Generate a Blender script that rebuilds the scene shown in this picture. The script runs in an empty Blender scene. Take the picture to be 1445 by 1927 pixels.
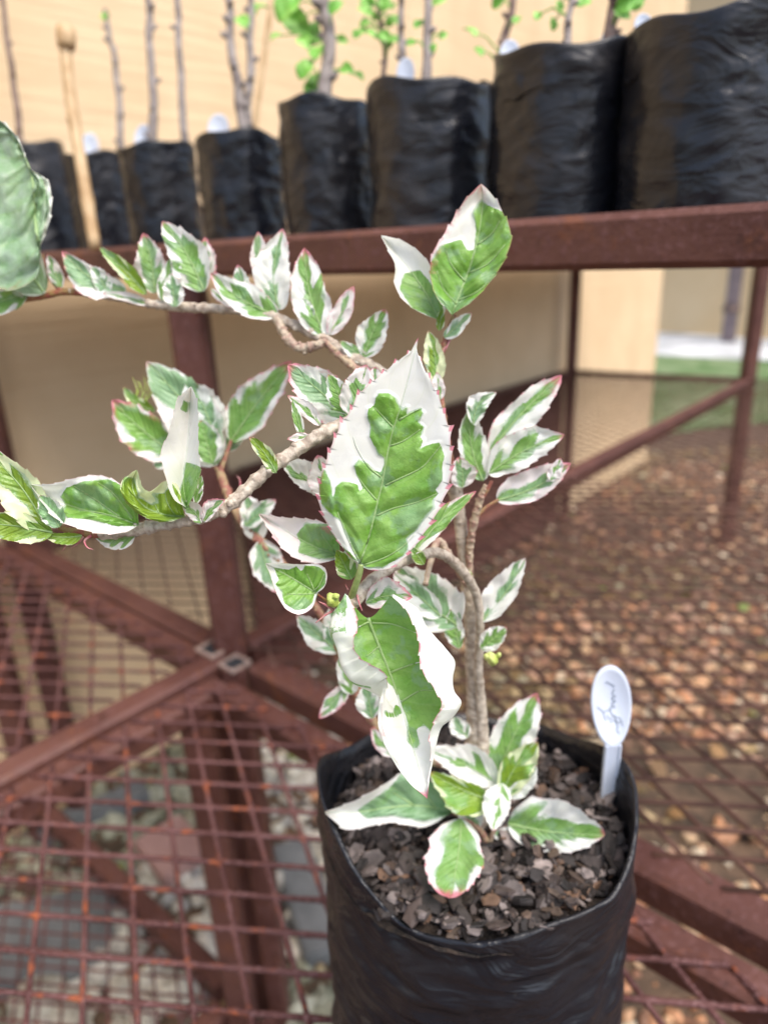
import bpy, bmesh, math, random
import numpy as np
from mathutils import Vector, noise, Matrix

random.seed(7)
rng = np.random.default_rng(11)
SC = bpy.context.scene
COL = SC.collection

# ------------------------------------------------------------------ camera
FPX, W0, H0 = 1340.0, 1445.0, 1927.0
EYE = Vector((0, 0, 1.3))
_p, _r = math.radians(20.0), math.radians(2.4)
FWD = Vector((0, math.cos(_p), -math.sin(_p)))
_R0, _U0 = Vector((1, 0, 0)), Vector((0, math.sin(_p), math.cos(_p)))
RT = _R0 * math.cos(_r) - _U0 * math.sin(_r)
UP = _U0 * math.cos(_r) + _R0 * math.sin(_r)
cam_d = bpy.data.cameras.new("camera")
cam = bpy.data.objects.new("camera", cam_d)
COL.objects.link(cam)
cam.matrix_world = Matrix(((RT.x, UP.x, -FWD.x, EYE.x), (RT.y, UP.y, -FWD.y, EYE.y), (RT.z, UP.z, -FWD.z, EYE.z), (0, 0, 0, 1)))
cam_d.sensor_fit = 'VERTICAL'
cam_d.sensor_height = 36.0
cam_d.lens = FPX / H0 * 36.0
cam_d.clip_start = 0.02
cam_d.clip_end = 200
cam_d.dof.use_dof = True
cam_d.dof.focus_distance = 0.272
cam_d.dof.aperture_fstop = 6.3
SC.camera = cam

# ------------------------------------------------------------------ world, sun, exposure
SUN_EL, SUN_AZ = math.radians(60), math.radians(138)     # azimuth measured clockwise from +Y
wd = bpy.data.worlds.new("World")
SC.world = wd
wd.use_nodes = True
nt = wd.node_tree
sky = nt.nodes.new("ShaderNodeTexSky")
sky.sky_type = 'NISHITA'
sky.sun_disc = False
sky.sun_elevation = SUN_EL
sky.sun_rotation = SUN_AZ
sky.dust_density = 3.0
sky.air_density = 1.0
sky.ozone_density = 0.6
nt.links.new(sky.outputs[0], nt.nodes["Background"].inputs[0])
nt.nodes["Background"].inputs[1].default_value = 0.14
sd = bpy.data.lights.new("sun", 'SUN')
sd.energy = 1.75
sd.angle = math.radians(38)
sd.color = (1.0, 0.95, 0.88)
sun = bpy.data.objects.new("sun", sd)
COL.objects.link(sun)
sdir = Vector((math.sin(SUN_AZ) * math.cos(SUN_EL), math.cos(SUN_AZ) * math.cos(SUN_EL), math.sin(SUN_EL)))
sun.rotation_euler = sdir.to_track_quat('Z', 'Y').to_euler()
SC.view_settings.view_transform = 'Standard'
SC.view_settings.look = 'None'
SC.view_settings.exposure = 0.97
SC.view_settings.gamma = 1.0
SC.cycles.max_bounces = 6
SC.cycles.transparent_max_bounces = 8
SC.cycles.use_denoising = True

# ------------------------------------------------------------------ helpers
def at(px, py, d):
    return EYE + (FWD + RT * ((px - 722.5) / FPX) - UP * ((py - 963.5) / FPX)) * d

def onz(px, py, z):
    v = at(px, py, 1.0) - EYE
    return EYE + v * ((z - EYE.z) / v.z)

def proj(P):
    q = Vector(P) - EYE
    d = q.dot(FWD)
    return 722.5 + FPX * q.dot(RT) / d, 963.5 - FPX * q.dot(UP) / d, d

AV = math.radians(41.4)
VV = Vector((math.sin(AV), math.cos(AV), 0))            # along the benches, away to the right
UU = Vector((-math.cos(AV), math.sin(AV), 0))           # across them, away to the left
O1 = Vector((-0.238, 0.945, 0))
def uv(u, v, z):
    return O1 + UU * u + VV * v + Vector((0, 0, z))

def tag(o, label=None, cat=None, group=None, kind=None):
    if label: o['label'] = label
    if cat: o['category'] = cat
    if group: o['group'] = group
    if kind: o['kind'] = kind
    return o

def empty(name, loc, label, cat, group=None):
    o = bpy.data.objects.new(name, None)
    COL.objects.link(o)
    o.location = loc
    o.empty_display_size = 0.05
    return tag(o, label, cat, group)

def link(name, me, mat, parent=None):
    o = bpy.data.objects.new(name, me)
    if mat: me.materials.append(mat)
    COL.objects.link(o)
    if parent is not None:
        o.parent = parent
        if parent.type == 'EMPTY' or parent.type == 'MESH':
            l = parent.location.copy()
            pp = parent.parent
            while pp is not None:
                l += pp.location
                pp = pp.parent
            o.location = -l
    return o

def mesh(name, verts, faces, smooth=True):
    me = bpy.data.meshes.new(name)
    me.from_pydata([tuple(v) for v in verts], [], faces)
    me.update()
    if smooth:
        me.polygons.foreach_set('use_smooth', [True] * len(me.polygons))
    return me

class MB:
    def __init__(s):
        s.v, s.f = [], []
    def box(s, a, b, w, h, up=Vector((0, 0, 1)), bev=0.0):
        """bar with square ends from a to b, w wide, h high"""
        a, b = Vector(a), Vector(b)
        d = (b - a).normalized()
        sd_ = d.cross(up).normalized()
        if sd_.length < .5: sd_ = Vector((1, 0, 0))
        u = sd_.cross(d).normalized()
        c = min(w, h) * 0.14 if bev == 0 else bev
        pr = [(-w/2+c, -h/2), (w/2-c, -h/2), (w/2, -h/2+c), (w/2, h/2-c), (w/2-c, h/2), (-w/2+c, h/2), (-w/2, h/2-c), (-w/2, -h/2+c)]
        n = len(s.v)
        for q in (a, b):
            for x, y in pr: s.v.append(q + sd_ * x + u * y)
        for i in range(8):
            j = (i + 1) % 8
            s.f.append((n+i, n+j, n+8+j, n+8+i))
        s.f.append(tuple(n+7-i for i in range(8))); s.f.append(tuple(n+8+i for i in range(8)))
    def tube(s, pts, radii, k=8, cap=True, lump=0.0, sc=300.0):
        pts = [Vector(p) for p in pts]
        m = len(pts); n0 = len(s.v)
        ref = Vector((0.31, 0.17, 0.93)).normalized()
        for i, p in enumerate(pts):
            d = (pts[min(i+1, m-1)] - pts[max(i-1, 0)]).normalized()
            a = d.cross(ref)
            if a.length < 1e-3: a = d.cross(Vector((1, 0, 0)))
            a.normalize(); b = d.cross(a)
            r = radii[i] if hasattr(radii, '__len__') else radii
            for j in range(k):
                t = 2*math.pi*j/k
                q = a*math.cos(t) + b*math.sin(t)
                rr = r
                if lump: rr = r*(1 + lump*noise.noise((p + q*r)*sc))
                s.v.append(p + q*rr)
        for i in range(m-1):
            for j in range(k):
                a_ = n0+i*k+j; b_ = n0+i*k+(j+1) % k
                s.f.append((a_, b_, b_+k, a_+k))
        if cap:
            s.f.append(tuple(n0+k-1-j for j in range(k)))
            s.f.append(tuple(n0+(m-1)*k+j for j in range(k)))
    def build(s, name, mat, parent=None, smooth=True):
        me = mesh(name, s.v, s.f, smooth)
        return link(name, me, mat, parent)

def crom(pts, n):
    """Catmull-Rom through tuples, n samples per span"""
    P = [np.array(p, float) for p in pts]
    P = [2*P[0]-P[1]] + P + [2*P[-1]-P[-2]]
    out = []
    for i in range(1, len(P)-2):
        p0, p1, p2, p3 = P[i-1:i+3]
        for k in range(n):
            t = k/n
            out.append(0.5*((2*p1)+(-p0+p2)*t+(2*p0-5*p1+4*p2-p3)*t*t+(-p0+3*p1-3*p2+p3)*t**3))
    out.append(P[-2])
    return np.array(out)

def resample(pts, n):
    P = np.array(pts, float)
    P = crom(P, 8)
    s = np.r_[0, np.cumsum(np.linalg.norm(np.diff(P[:, :2], axis=0), axis=1))]
    s /= s[-1]
    t = np.linspace(0, 1, n)
    return np.stack([np.interp(t, s, P[:, k]) for k in range(P.shape[1])], 1)

# ------------------------------------------------------------------ materials
class NM:
    def __init__(s, name, rough=0.6, **kw):
        s.m = bpy.data.materials.new(name); s.m.use_nodes = True
        s.t = s.m.node_tree; s.N = s.t.nodes; s.L = s.t.links
        s.b = s.N["Principled BSDF"]; s.out = s.N["Material Output"]
        s.b.inputs["Roughness"].default_value = rough
        s.cache = {}
    def n(s, typ, **kw):
        x = s.N.new(typ)
        for k, v in kw.items(): setattr(x, k, v)
        return x
    def lk(s, a, b): s.L.new(a, b)
    def obj(s):
        if 'o' not in s.cache:
            g = s.n("ShaderNodeNewGeometry"); s.cache['o'] = g.outputs["Position"]
        return s.cache['o']
    def noise(s, scale, detail=3, rough=.55, vec=None, dist=0.0):
        x = s.n("ShaderNodeTexNoise"); x.inputs["Scale"].default_value = scale
        x.inputs["Detail"].default_value = detail; x.inputs["Roughness"].default_value = rough
        x.inputs["Distortion"].default_value = dist
        s.lk(vec if vec is not None else s.obj(), x.inputs["Vector"])
        return x.outputs["Fac"]
    def voro(s, scale, feature='F1', vec=None, out="Distance"):
        x = s.n("ShaderNodeTexVoronoi"); x.feature = feature; x.inputs["Scale"].default_value = scale
        s.lk(vec if vec is not None else s.obj(), x.inputs["Vector"])
        return x.outputs[out]
    def math(s, op, a, b=None, c=None, clamp=False):
        x = s.n("ShaderNodeMath"); x.operation = op; x.use_clamp = clamp
        for i, q in enumerate((a, b, c)):
            if q is None: continue
            if hasattr(q, 'node'): s.lk(q, x.inputs[i])
            else: x.inputs[i].default_value = q
        return x.outputs[0]
    def step(s, f, lo, hi, a=0.0, b=1.0):
        x = s.n("ShaderNodeMapRange"); x.interpolation_type = 'SMOOTHSTEP'
        s.lk(f, x.inputs["Value"])
        for k, v in (("From Min", lo), ("From Max", hi), ("To Min", a), ("To Max", b)): x.inputs[k].default_value = v
        return x.outputs["Result"]
    def mix(s, f, a, b):
        x = s.n("ShaderNodeMix"); x.data_type = 'RGBA'
        for i, q in ((0, f), (6, a), (7, b)):
            if hasattr(q, 'node'): s.lk(q, x.inputs[i])
            elif i == 0: x.inputs[0].default_value = q
            else: x.inputs[i].default_value = (q[0], q[1], q[2], 1)
        return x.outputs[2]
    def col(s, c): s.lk(c, s.b.inputs["Base Color"])
    def bump(s, h, strength=.4, dist=.002):
        x = s.n("ShaderNodeBump"); x.inputs["Strength"].default_value = strength; x.inputs["Distance"].default_value = dist
        s.lk(h, x.inputs["Height"]); s.lk(x.outputs[0], s.b.inputs["Normal"])
        return x.outputs[0]

def mat_paint():
    m = NM("oxide_red_paint", .5)
    big = m.noise(9, 4); fine = m.noise(160, 4); sp = m.noise(55, 5, .7)
    c = m.mix(m.step(big, .35, .65), (.082, .030, .023), (.122, .050, .038))
    c = m.mix(m.step(fine, .5, .7, 0, .4), c, (.21, .11, .11))
    c = m.mix(m.step(sp, .6, .72, 0, .75), c, (.12, .035, .018))
    m.col(c)
    rs = m.noise(22, 6, .75)
    c = m.mix(m.step(rs, .56, .66, 0, .7), c, (.17, .060, .028))
    c = m.mix(m.step(m.noise(34, 5, .7), .60, .68, 0, .6), c, (.045, .018, .014))
    m.col(c)
    m.b.inputs['Specular IOR Level'].default_value = .35
    m.lk(m.step(fine, .3, .7, .45, .8), m.b.inputs["Roughness"])
    m.bump(m.math('ADD', fine, m.math('MULTIPLY', m.math('ADD', sp, rs), 2.5)), .5, .0012)
    return m.m

def mat_wire():
    m = NM("rusty_wire", .6)
    big = m.noise(14, 3); fine = m.noise(350, 3); sp = m.noise(40, 5, .7)
    c = m.mix(m.step(big, .4, .62), (.070, .026, .024), (.12, .052, .048))
    c = m.mix(m.step(fine, .5, .68, 0, .6), c, (.27, .16, .16))
    c = m.mix(m.step(sp, .54, .68), c, (.30, .085, .035))
    m.col(c)
    m.b.inputs['Specular IOR Level'].default_value = .25
    m.lk(m.step(fine, .3, .7, .6, .9), m.b.inputs["Roughness"])
    m.bump(m.math('ADD', fine, sp), .7, .0012)
    return m.m

def mat_plastic(name, warm=0.0, vein=1.0):
    m = NM(name, .34)
    tc = m.n("ShaderNodeTexCoord"); mp = m.n("ShaderNodeMapping"); m.lk(tc.outputs["Object"], mp.inputs[0])
    mp.inputs["Scale"].default_value = (1, 1, 2.2)
    w1 = m.noise(16, 3, .55, mp.outputs[0], 1.2)
    w2 = m.noise(55, 4, .6, mp.outputs[0], .8)
    dust = m.noise(9, 5, .65); spk = m.noise(240, 2, .7)
    c = m.mix(m.step(dust, .42, .75), (.009, .0102, .0145), (.022 + warm, .020 + warm*.7, .021))
    c = m.mix(m.step(spk, .68, .78, 0, .35), c, (.08, .075, .07))
    m.col(c)
    m.b.inputs["Specular IOR Level"].default_value = .42
    m.lk(m.step(dust, .3, .7, .22, .46), m.b.inputs["Roughness"])
    r1 = m.math('ABSOLUTE', m.math('SUBTRACT', w1, .5))
    wa = m.n('ShaderNodeVectorMath'); wa.operation = 'ADD'; nn_ = m.n('ShaderNodeTexNoise'); nn_.inputs['Scale'].default_value = 11; nn_.inputs['Detail'].default_value = 3; m.lk(mp.outputs[0], nn_.inputs['Vector'])
    ws = m.n('ShaderNodeVectorMath'); ws.operation = 'SCALE'; ws.inputs[3].default_value = .10; m.lk(nn_.outputs['Color'], ws.inputs[0]); m.lk(ws.outputs[0], wa.inputs[0]); m.lk(mp.outputs[0], wa.inputs[1])
    cr_ = m.step(m.voro(9, 'DISTANCE_TO_EDGE', wa.outputs[0]), .0, .10, 1, 0)
    h = m.math('ADD', m.math('ADD', m.math('MULTIPLY', r1, -2.0), m.math('MULTIPLY', w2, .3)), m.math('MULTIPLY', cr_, .22))
    m.bump(h, .55 * vein, .012)
    return m.m

def mat_wall():
    m = NM("tan_render_wall", .85)
    g = m.noise(5, 4); f = m.noise(300, 3); st = m.noise(1.1, 3)
    c = m.mix(m.step(g, .3, .7), (.70, .52, .31), (.76, .575, .355))
    c = m.mix(m.step(st, .5, .75, 0, .4), c, (.64, .465, .27))
    tc = m.n('ShaderNodeTexCoord'); mp = m.n('ShaderNodeMapping'); m.lk(tc.outputs['Object'], mp.inputs[0]); mp.inputs['Scale'].default_value = (3, 3, .35)
    sk = m.noise(2.2, 5, .6, mp.outputs[0])
    c = m.mix(m.step(sk, .5, .72, 0, .5), c, (.57, .415, .245))
    mp2 = m.n('ShaderNodeMapping'); m.lk(tc.outputs['Object'], mp2.inputs[0]); mp2.inputs['Scale'].default_value = (.4, .4, 9)
    hl = m.noise(7, 2, .5, mp2.outputs[0])
    m.col(c)
    m.bump(m.math('ADD', f, m.math('MULTIPLY', hl, 2.5)), .35, .004)
    return m.m

def mat_simple(name, a, b, scale=20, rough=.8, bump=.3, dist=.003, spec=None):
    m = NM(name, rough)
    f = m.noise(scale, 4)
    m.col(m.mix(m.step(f, .32, .68), a, b))
    m.bump(m.noise(scale*6, 3), bump, dist)
    if spec is not None: m.b.inputs["Specular IOR Level"].default_value = spec
    return m.m

def mat_attr(name, rough=.75, scale=120, spec=.3):
    """colour carried per stone / chip"""
    m = NM(name, rough)
    a = m.n("ShaderNodeAttribute"); a.attribute_name = "tint"
    f = m.noise(scale, 4)
    x = m.n("ShaderNodeMix"); x.data_type = 'RGBA'; x.blend_type = 'MULTIPLY'; x.inputs[0].default_value = 1
    g = m.step(f, .2, .8, .55, 1.35)
    cc = m.n("ShaderNodeCombineColor")
    for i in range(3): m.lk(g, cc.inputs[i])
    m.lk(a.outputs["Color"], x.inputs[6]); m.lk(cc.outputs[0], x.inputs[7])
    m.col(x.outputs[2])
    m.b.inputs["Specular IOR Level"].default_value = spec
    m.bump(f, .5, .002)
    return m.m

def mat_leaf(name, sage=0.0, yellow=0.0, pinkness=0.4, green=(.19, .40, .085), white=(.85, .87, .84)):
    """lv = (across, along, green field); lk = pink field; li = vein flag"""
    m = NM(name, .38)
    a = m.n("ShaderNodeAttribute"); a.attribute_name = "lv"
    s = m.n("ShaderNodeSeparateXYZ"); m.lk(a.outputs["Vector"], s.inputs[0])
    ac, t, g = s.outputs
    k = m.n("ShaderNodeAttribute"); k.attribute_name = "lk"; pk = k.outputs["Fac"]
    v = m.n("ShaderNodeAttribute"); v.attribute_name = "li"; vi = v.outputs["Fac"]
    aa = m.math('ABSOLUTE', ac)
    n1 = m.noise(420, 3, .6); n2 = m.noise(1500, 3, .6); n3 = m.noise(130, 3, .55); n4 = m.noise(60, 2)
    gg = m.math('ADD', g, m.math('MULTIPLY', m.math('SUBTRACT', n1, .5), .35))
    gg = m.math('ADD', gg, m.math('MULTIPLY', m.math('SUBTRACT', n2, .5), .22))
    gm = m.step(gg, -.035, .035)
    # side veins
    c = m.math('SUBTRACT', t, m.math('MULTIPLY', aa, .30))
    cn = m.math('MULTIPLY', c, 6.5)
    fr = m.math('ABSOLUTE', m.math('SUBTRACT', m.math('FRACT', m.math('ADD', cn, 20.0)), .5))   # .5 at a vein
    vein = m.step(fr, .455, .49)
    wv_ = m.n('ShaderNodeVectorMath'); wv_.operation = 'ADD'; nv_ = m.n('ShaderNodeTexNoise'); nv_.inputs['Scale'].default_value = 260; m.lk(m.obj(), nv_.inputs['Vector']); sc_ = m.n('ShaderNodeVectorMath'); sc_.operation = 'SCALE'; sc_.inputs[3].default_value = .006; m.lk(nv_.outputs['Color'], sc_.inputs[0]); m.lk(sc_.outputs[0], wv_.inputs[0]); m.lk(m.obj(), wv_.inputs[1])
    retic = m.voro(420, 'DISTANCE_TO_EDGE', wv_.outputs[0])
    small = m.step(retic, .0, .10, 1, 0)
    # greens: sunken lamina, sage patches, yellow patches
    lg = (min(green[0]*1.45+.10*sage, .5), min(green[1]*1.2+.09*sage, .6), green[2]*1.7+.13*sage)
    col_g = m.mix(m.step(n3, .25, .75), green, lg)
    sg = (.27, .43, .29)
    col_g = m.mix(m.step(m.noise(85, 3), .52 - .25*sage, .60 - .25*sage), col_g, m.mix(.45, col_g, sg))
    if yellow > 0:
        col_g = m.mix(m.step(n4, .5 - .2*yellow, .62 - .1*yellow), col_g, (.24, .38, .035))
    col_g = m.mix(m.math('MULTIPLY', small, .12), col_g, (.06, .17, .03))
    col_g = m.mix(m.math('MULTIPLY', vein, .3), col_g, (.28, .46, .15))
    wcol = m.mix(m.step(n3, .3, .7), white, (white[0]*.98, white[1]*.985, white[2]*.94))
    wcol = m.mix(m.math('MULTIPLY', vein, .16), wcol, (.66, .74, .52))
    halo = m.math('MULTIPLY', m.step(m.math('ADD', gg, m.math('MULTIPLY', m.math('SUBTRACT', n3, .5), .9)), -.22, -.12), m.step(n4, .42, .56))
    wcol = m.mix(m.math('MULTIPLY', halo, .8), wcol, (.42, .58, .42))
    strk = m.noise(900, 2, .6)
    inner = m.step(m.math('ADD', gg, m.math('ADD', m.math('MULTIPLY', m.math('SUBTRACT', n3, .5), -.7), m.math('MULTIPLY', m.math('SUBTRACT', strk, .5), .5))), .05, .16)
    col_g = m.mix(inner, m.mix(.55, col_g, (.40, .57, .36)), col_g)
    brn = m.math('MULTIPLY', m.step(aa, .80, 1.0), m.step(m.noise(70, 4, .7), .60, .70))
    colr = m.mix(gm, wcol, col_g)
    colr = m.mix(m.math('MULTIPLY', brn, .55), colr, (.42, .28, .16))
    colr = m.mix(m.step(m.voro(900), .0, .055, .45, 0), colr, (.62, .72, .50))
    # pink blush and edge
    edge = m.step(aa, .955, .995)
    colr = m.mix(m.math('MULTIPLY', edge, .08 + .28*pinkness), colr, (.62, .085, .16))
    pf = m.math('ADD', pk, m.math('MULTIPLY', m.math('SUBTRACT', n1, .5), 1.1))
    colr = m.mix(m.step(pf, .30, 1.15, 0, .8), colr, (.66, .12, .20))
    colr = m.mix(m.math("MULTIPLY", m.step(vi, .3, .7), m.math("ADD", m.math("MULTIPLY", gm, .65), .2)), colr, (.42, .58, .26))
    m.col(colr)
    m.b.inputs["Specular IOR Level"].default_value = .55
    m.lk(m.step(n3, .3, .7, .26, .48), m.b.inputs["Roughness"])
    # relief: lamina bulges between sunken veins
    h = m.math('MULTIPLY', m.step(fr, .2, .5), -1.0)
    h = m.math('ADD', h, m.math('MULTIPLY', small, -.07))
    h = m.math('ADD', h, m.math('MULTIPLY', n3, 1.6))
    h = m.math('ADD', h, m.math('MULTIPLY', n1, .35))
    hb = m.math('MULTIPLY', h, m.math('ADD', m.math('MULTIPLY', gm, .9), .10))
    bn = m.bump(hb, .55, .0011)
    tr = m.n("ShaderNodeBsdfTranslucent"); m.lk(colr, tr.inputs["Color"]); m.lk(bn, tr.inputs["Normal"])
    mx = m.n("ShaderNodeMixShader"); mx.inputs[0].default_value = .34
    m.lk(m.b.outputs[0], mx.inputs[1]); m.lk(tr.outputs[0], mx.inputs[2]); m.lk(mx.outputs[0], m.out.inputs["Surface"])
    return m.m

def mat_bark():
    m = NM("stem_bark", .7)
    a = m.n("ShaderNodeAttribute"); a.attribute_name = "young"
    f = m.noise(260, 4); b = m.noise(900, 3); r = m.noise(110, 3)
    c = m.mix(m.step(f, .35, .65), (.31, .25, .195), (.56, .49, .40))
    c = m.mix(m.step(r, .56, .68, 0, .55), c, (.66, .58, .48))
    c = m.mix(m.step(b, .62, .72, 0, .5), c, (.18, .11, .07))
    c = m.mix(a.outputs["Fac"], c, m.mix(m.step(f, .4, .6), (.30, .085, .06), (.30, .19, .07)))
    m.col(c)
    m.bump(m.math('ADD', f, b), .6, .0009)
    return m.m

M = {}
M['paint'] = mat_paint(); M['wire'] = mat_wire()
M['bag'] = mat_plastic("black_poly_near", .0, .6); M['bag2'] = mat_plastic("black_poly", .001, .36)
M['wall'] = mat_wall()
M['wire_dark'] = mat_simple('weathered_wire', (.075, .040, .032), (.15, .080, .060), 25, .85, .5, .001, .2)
M['leaf'] = mat_leaf("leaf_variegated")
M['leaf_hero'] = mat_leaf("leaf_variegated_fresh", green=(.18, .40, .06), pinkness=.75)
M['leaf_sage'] = mat_leaf("leaf_sage", sage=.7, green=(.19, .41, .12))
M['leaf_yellow'] = mat_leaf("leaf_yellow_green", yellow=.9, white=(.74, .82, .52))
M['leaf_pale'] = mat_leaf('leaf_pale_mottled', sage=1.0, green=(.30, .52, .20), white=(.74, .80, .72))
M['leaf_pink'] = mat_leaf("leaf_pink_edged", sage=.3, pinkness=.9, white=(.83, .79, .79))
M['bark'] = mat_bark()
M['spoon'] = mat_simple("white_spoon_plastic", (.50, .55, .66), (.58, .63, .72), 30, .35, .05, .001)
M['ink'] = mat_simple("faded_marker_ink", (.10, .13, .18), (.24, .28, .36), 400, .6, .1, .0005)
M['soil'] = mat_simple("dark_potting_soil", (.012, .009, .008), (.055, .038, .028), 120, .95, .8, .006)
M['chip'] = mat_attr("bark_chip", .7, 160, .35)
M['stone'] = mat_attr("gravel_stone", .6, 60, .4)
M['ground'] = mat_simple("damp_earth", (.055, .038, .024), (.16, .10, .062), 14, .9, .8, .01)
M['lawn'] = mat_simple("lawn_grass", (.07, .14, .035), (.20, .26, .13), 3, .9, .8, .02)
M['blade'] = mat_simple("grass_blade", (.06, .17, .025), (.15, .30, .07), 6, .7, .2, .002)
M['conc'] = mat_simple("pale_concrete", (.42, .43, .43), (.70, .71, .72), 2, .8, .3, .004)
M['slate'] = mat_simple("blue_grey_paver", (.11, .12, .125), (.19, .20, .205), 12, .7, .5, .004)
M['pinkp'] = mat_simple("pink_paver", (.34, .20, .18), (.42, .26, .23), 14, .75, .5, .004)
M['twig'] = mat_simple("grey_twig", (.16, .13, .12), (.34, .30, .28), 60, .8, .5, .003)
M['twigd'] = mat_simple("brown_twig", (.10, .06, .05), (.24, .17, .14), 60, .8, .5, .003)
M['bamboo'] = mat_simple("bamboo_cane", (.42, .27, .13), (.58, .42, .24), 40, .6, .3, .002)
M['tender'] = mat_simple("tender_green_leaf", (.12, .36, .03), (.26, .52, .10), 50, .5, .3, .002)
M['bud'] = mat_simple("yellow_green_bud", (.38, .46, .09), (.52, .58, .20), 200, .5, .5, .001)
M['stip'] = mat_simple("pink_stipule", (.45, .10, .14), (.55, .30, .28), 300, .6, .2, .001)
M['dark'] = mat_simple("tube_inside_shade", (.01, .012, .016), (.02, .022, .028), 30, .9, .1, .001)  # shade inside the hollow tubes, put into the colour
M['ochre'] = mat_simple("ochre_debris", (.30, .17, .07), (.42, .27, .12), 60, .9, .5, .004)

# ================================================================== SETTING
def sheet(name, pts, z, mat, thick=None, kind='structure'):
    me = mesh(name, [Vector((x, y, z)) for x, y in pts], [tuple(range(len(pts)))], False)
    o = link(name, me, mat)
    o['kind'] = kind
    return o
sheet("ground", [(-40, -20), (60, -20), (60, 90), (-40, 90)], 0.0, M['ground'])
# lawn beyond the benches, paved strip further on
lw = [onz(1225, 825, 0), onz(1330, 808, 0), onz(1800, 770, 0), onz(1800, 696, 0), onz(1180, 662, 0)]
sheet("lawn", [(p.x, p.y) for p in lw], .012, M['lawn'])
pv = [onz(1100, 664, 0), onz(1800, 700, 0), onz(1800, 658, 0), onz(1150, 618, 0)]
sheet("paving", [(p.x, p.y) for p in pv], .02, M['conc'])

WU = 0.80      # wall just behind the rack
def wall_box(name, a, b, thick, h, mat):
    mb = MB(); d = (b - a).normalized(); n = Vector((-d.y, d.x, 0))
    c = (a + b)/2 + n*thick/2
    L = (b - a).length
    v = []
    for s in (0, 1):
        for q in (a, b): v.append(Vector((q.x + n.x*thick*s, q.y + n.y*thick*s, 0)))
    v += [x + Vector((0, 0, h)) for x in v]
    f = [(0, 1, 5, 4), (2, 6, 7, 3), (0, 4, 6, 2), (1, 3, 7, 5), (4, 5, 7, 6)]
    o = link(name, mesh(name, v, f, False), mat)
    return o
# find where the wall ends (its vertical corner in the picture)
vend = 2.6
while proj(uv(WU, vend, .9))[0] < 1240 and vend < 9: vend += .01
w = wall_box("building_wall", uv(WU, -3.5, 0), uv(WU, vend, 0), 3.0, 3.6, M['wall'])
tag(w, "tan rendered building wall behind the rusty rack and the black bags", "wall")
fa, fb = at(1150, 622, 13.5), at(1900, 560, 12.0)
fa, fb = onz(1150, 622, 0), onz(1800, 664, 0)
w2 = wall_box("garden_wall", Vector((fa.x, fa.y, 0)), Vector((fb.x, fb.y, 0)), .3, 8, mat_simple("far_tan_wall", (.74, .54, .30), (.78, .59, .35), 1.5, .9, .2, .004))
tag(w2, "far beige wall beyond the lawn, to the side of the nearer wall's corner", "wall")
# downpipe in front of the far wall
q = onz(1368, 646, 0)
mb = MB(); mb.tube([(q.x, q.y, 0), (q.x, q.y, 7.8)], .09, 14)
dp = empty("downpipe", (q.x, q.y, 0), "mauve grey pipe standing against the far beige wall", "pipe")
mb.build("pipe", mat_simple("mauve_pipe", (.20, .16, .18), (.28, .22, .24), 9, .6, .1, .002), dp)
for zz in (.4, 1.6, 2.8):
    mb = MB(); mb.tube([(q.x, q.y, zz), (q.x, q.y, zz+.08)], .112, 14); mb.build("bracket", M['twigd'], dp)

# gravel: thousands of stones lying on the ground under the benches
def ico(sub=1):
    bm = bmesh.new(); bmesh.ops.create_icosphere(bm, subdivisions=sub, radius=1)
    v = np.array([x.co[:] for x in bm.verts]); f = np.array([[q.index for q in p.verts] for p in bm.faces]); bm.free()
    return v, f
def scatter(name, pos, size, flat, tints, mat, sub=1, jit=.28, parent=None, seed=3, tilt=.6):
    r = np.random.default_rng(seed)
    bv, bf = ico(sub); n = len(pos); nv = len(bv)
    shapes = 24
    base = []
    for k in range(shapes):
        d = 1 + jit*(r.random(nv)-.5)*2
        b = bv*d[:, None]; b[:, 0] *= r.uniform(.8, 1.4); b[:, 1] *= r.uniform(.65, 1.0)
        base.append(b)
    V = np.empty((n, nv, 3), np.float32)
    for i in range(n):
        b = base[i % shapes].copy(); b[:, 2] *= flat
        a, e = r.uniform(0, 6.28), r.uniform(-tilt, tilt)
        ca, sa, ce, se = math.cos(a), math.sin(a), math.cos(e), math.sin(e)
        R = np.array([[ca, -sa, 0], [sa, ca, 0], [0, 0, 1]]) @ np.array([[ce, 0, se], [0, 1, 0], [-se, 0, ce]])
        V[i] = (b*size[i]) @ R.T + pos[i]
    F = (bf[None] + (np.arange(n)*nv)[:, None, None]).reshape(-1, 3)
    me = bpy.data.meshes.new(name)
    me.vertices.add(n*nv); me.vertices.foreach_set('co', V.reshape(-1))
    me.loops.add(len(F)*3); me.loops.foreach_set('vertex_index', F.reshape(-1).astype(np.int32))
    me.polygons.add(len(F)); me.polygons.foreach_set('loop_start', np.arange(0, len(F)*3, 3, dtype=np.int32))
    me.polygons.foreach_set('use_smooth', np.ones(len(F), bool) if sub > 1 else np.zeros(len(F), bool))
    me.update(calc_edges=True)
    at_ = me.attributes.new("tint", 'FLOAT_COLOR', 'POINT')
    c = np.ones((n, nv, 4), np.float32); c[:, :, :3] = tints[:, None, :]
    at_.data.foreach_set('color', c.reshape(-1))
    return link(name, me, mat, parent)

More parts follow.
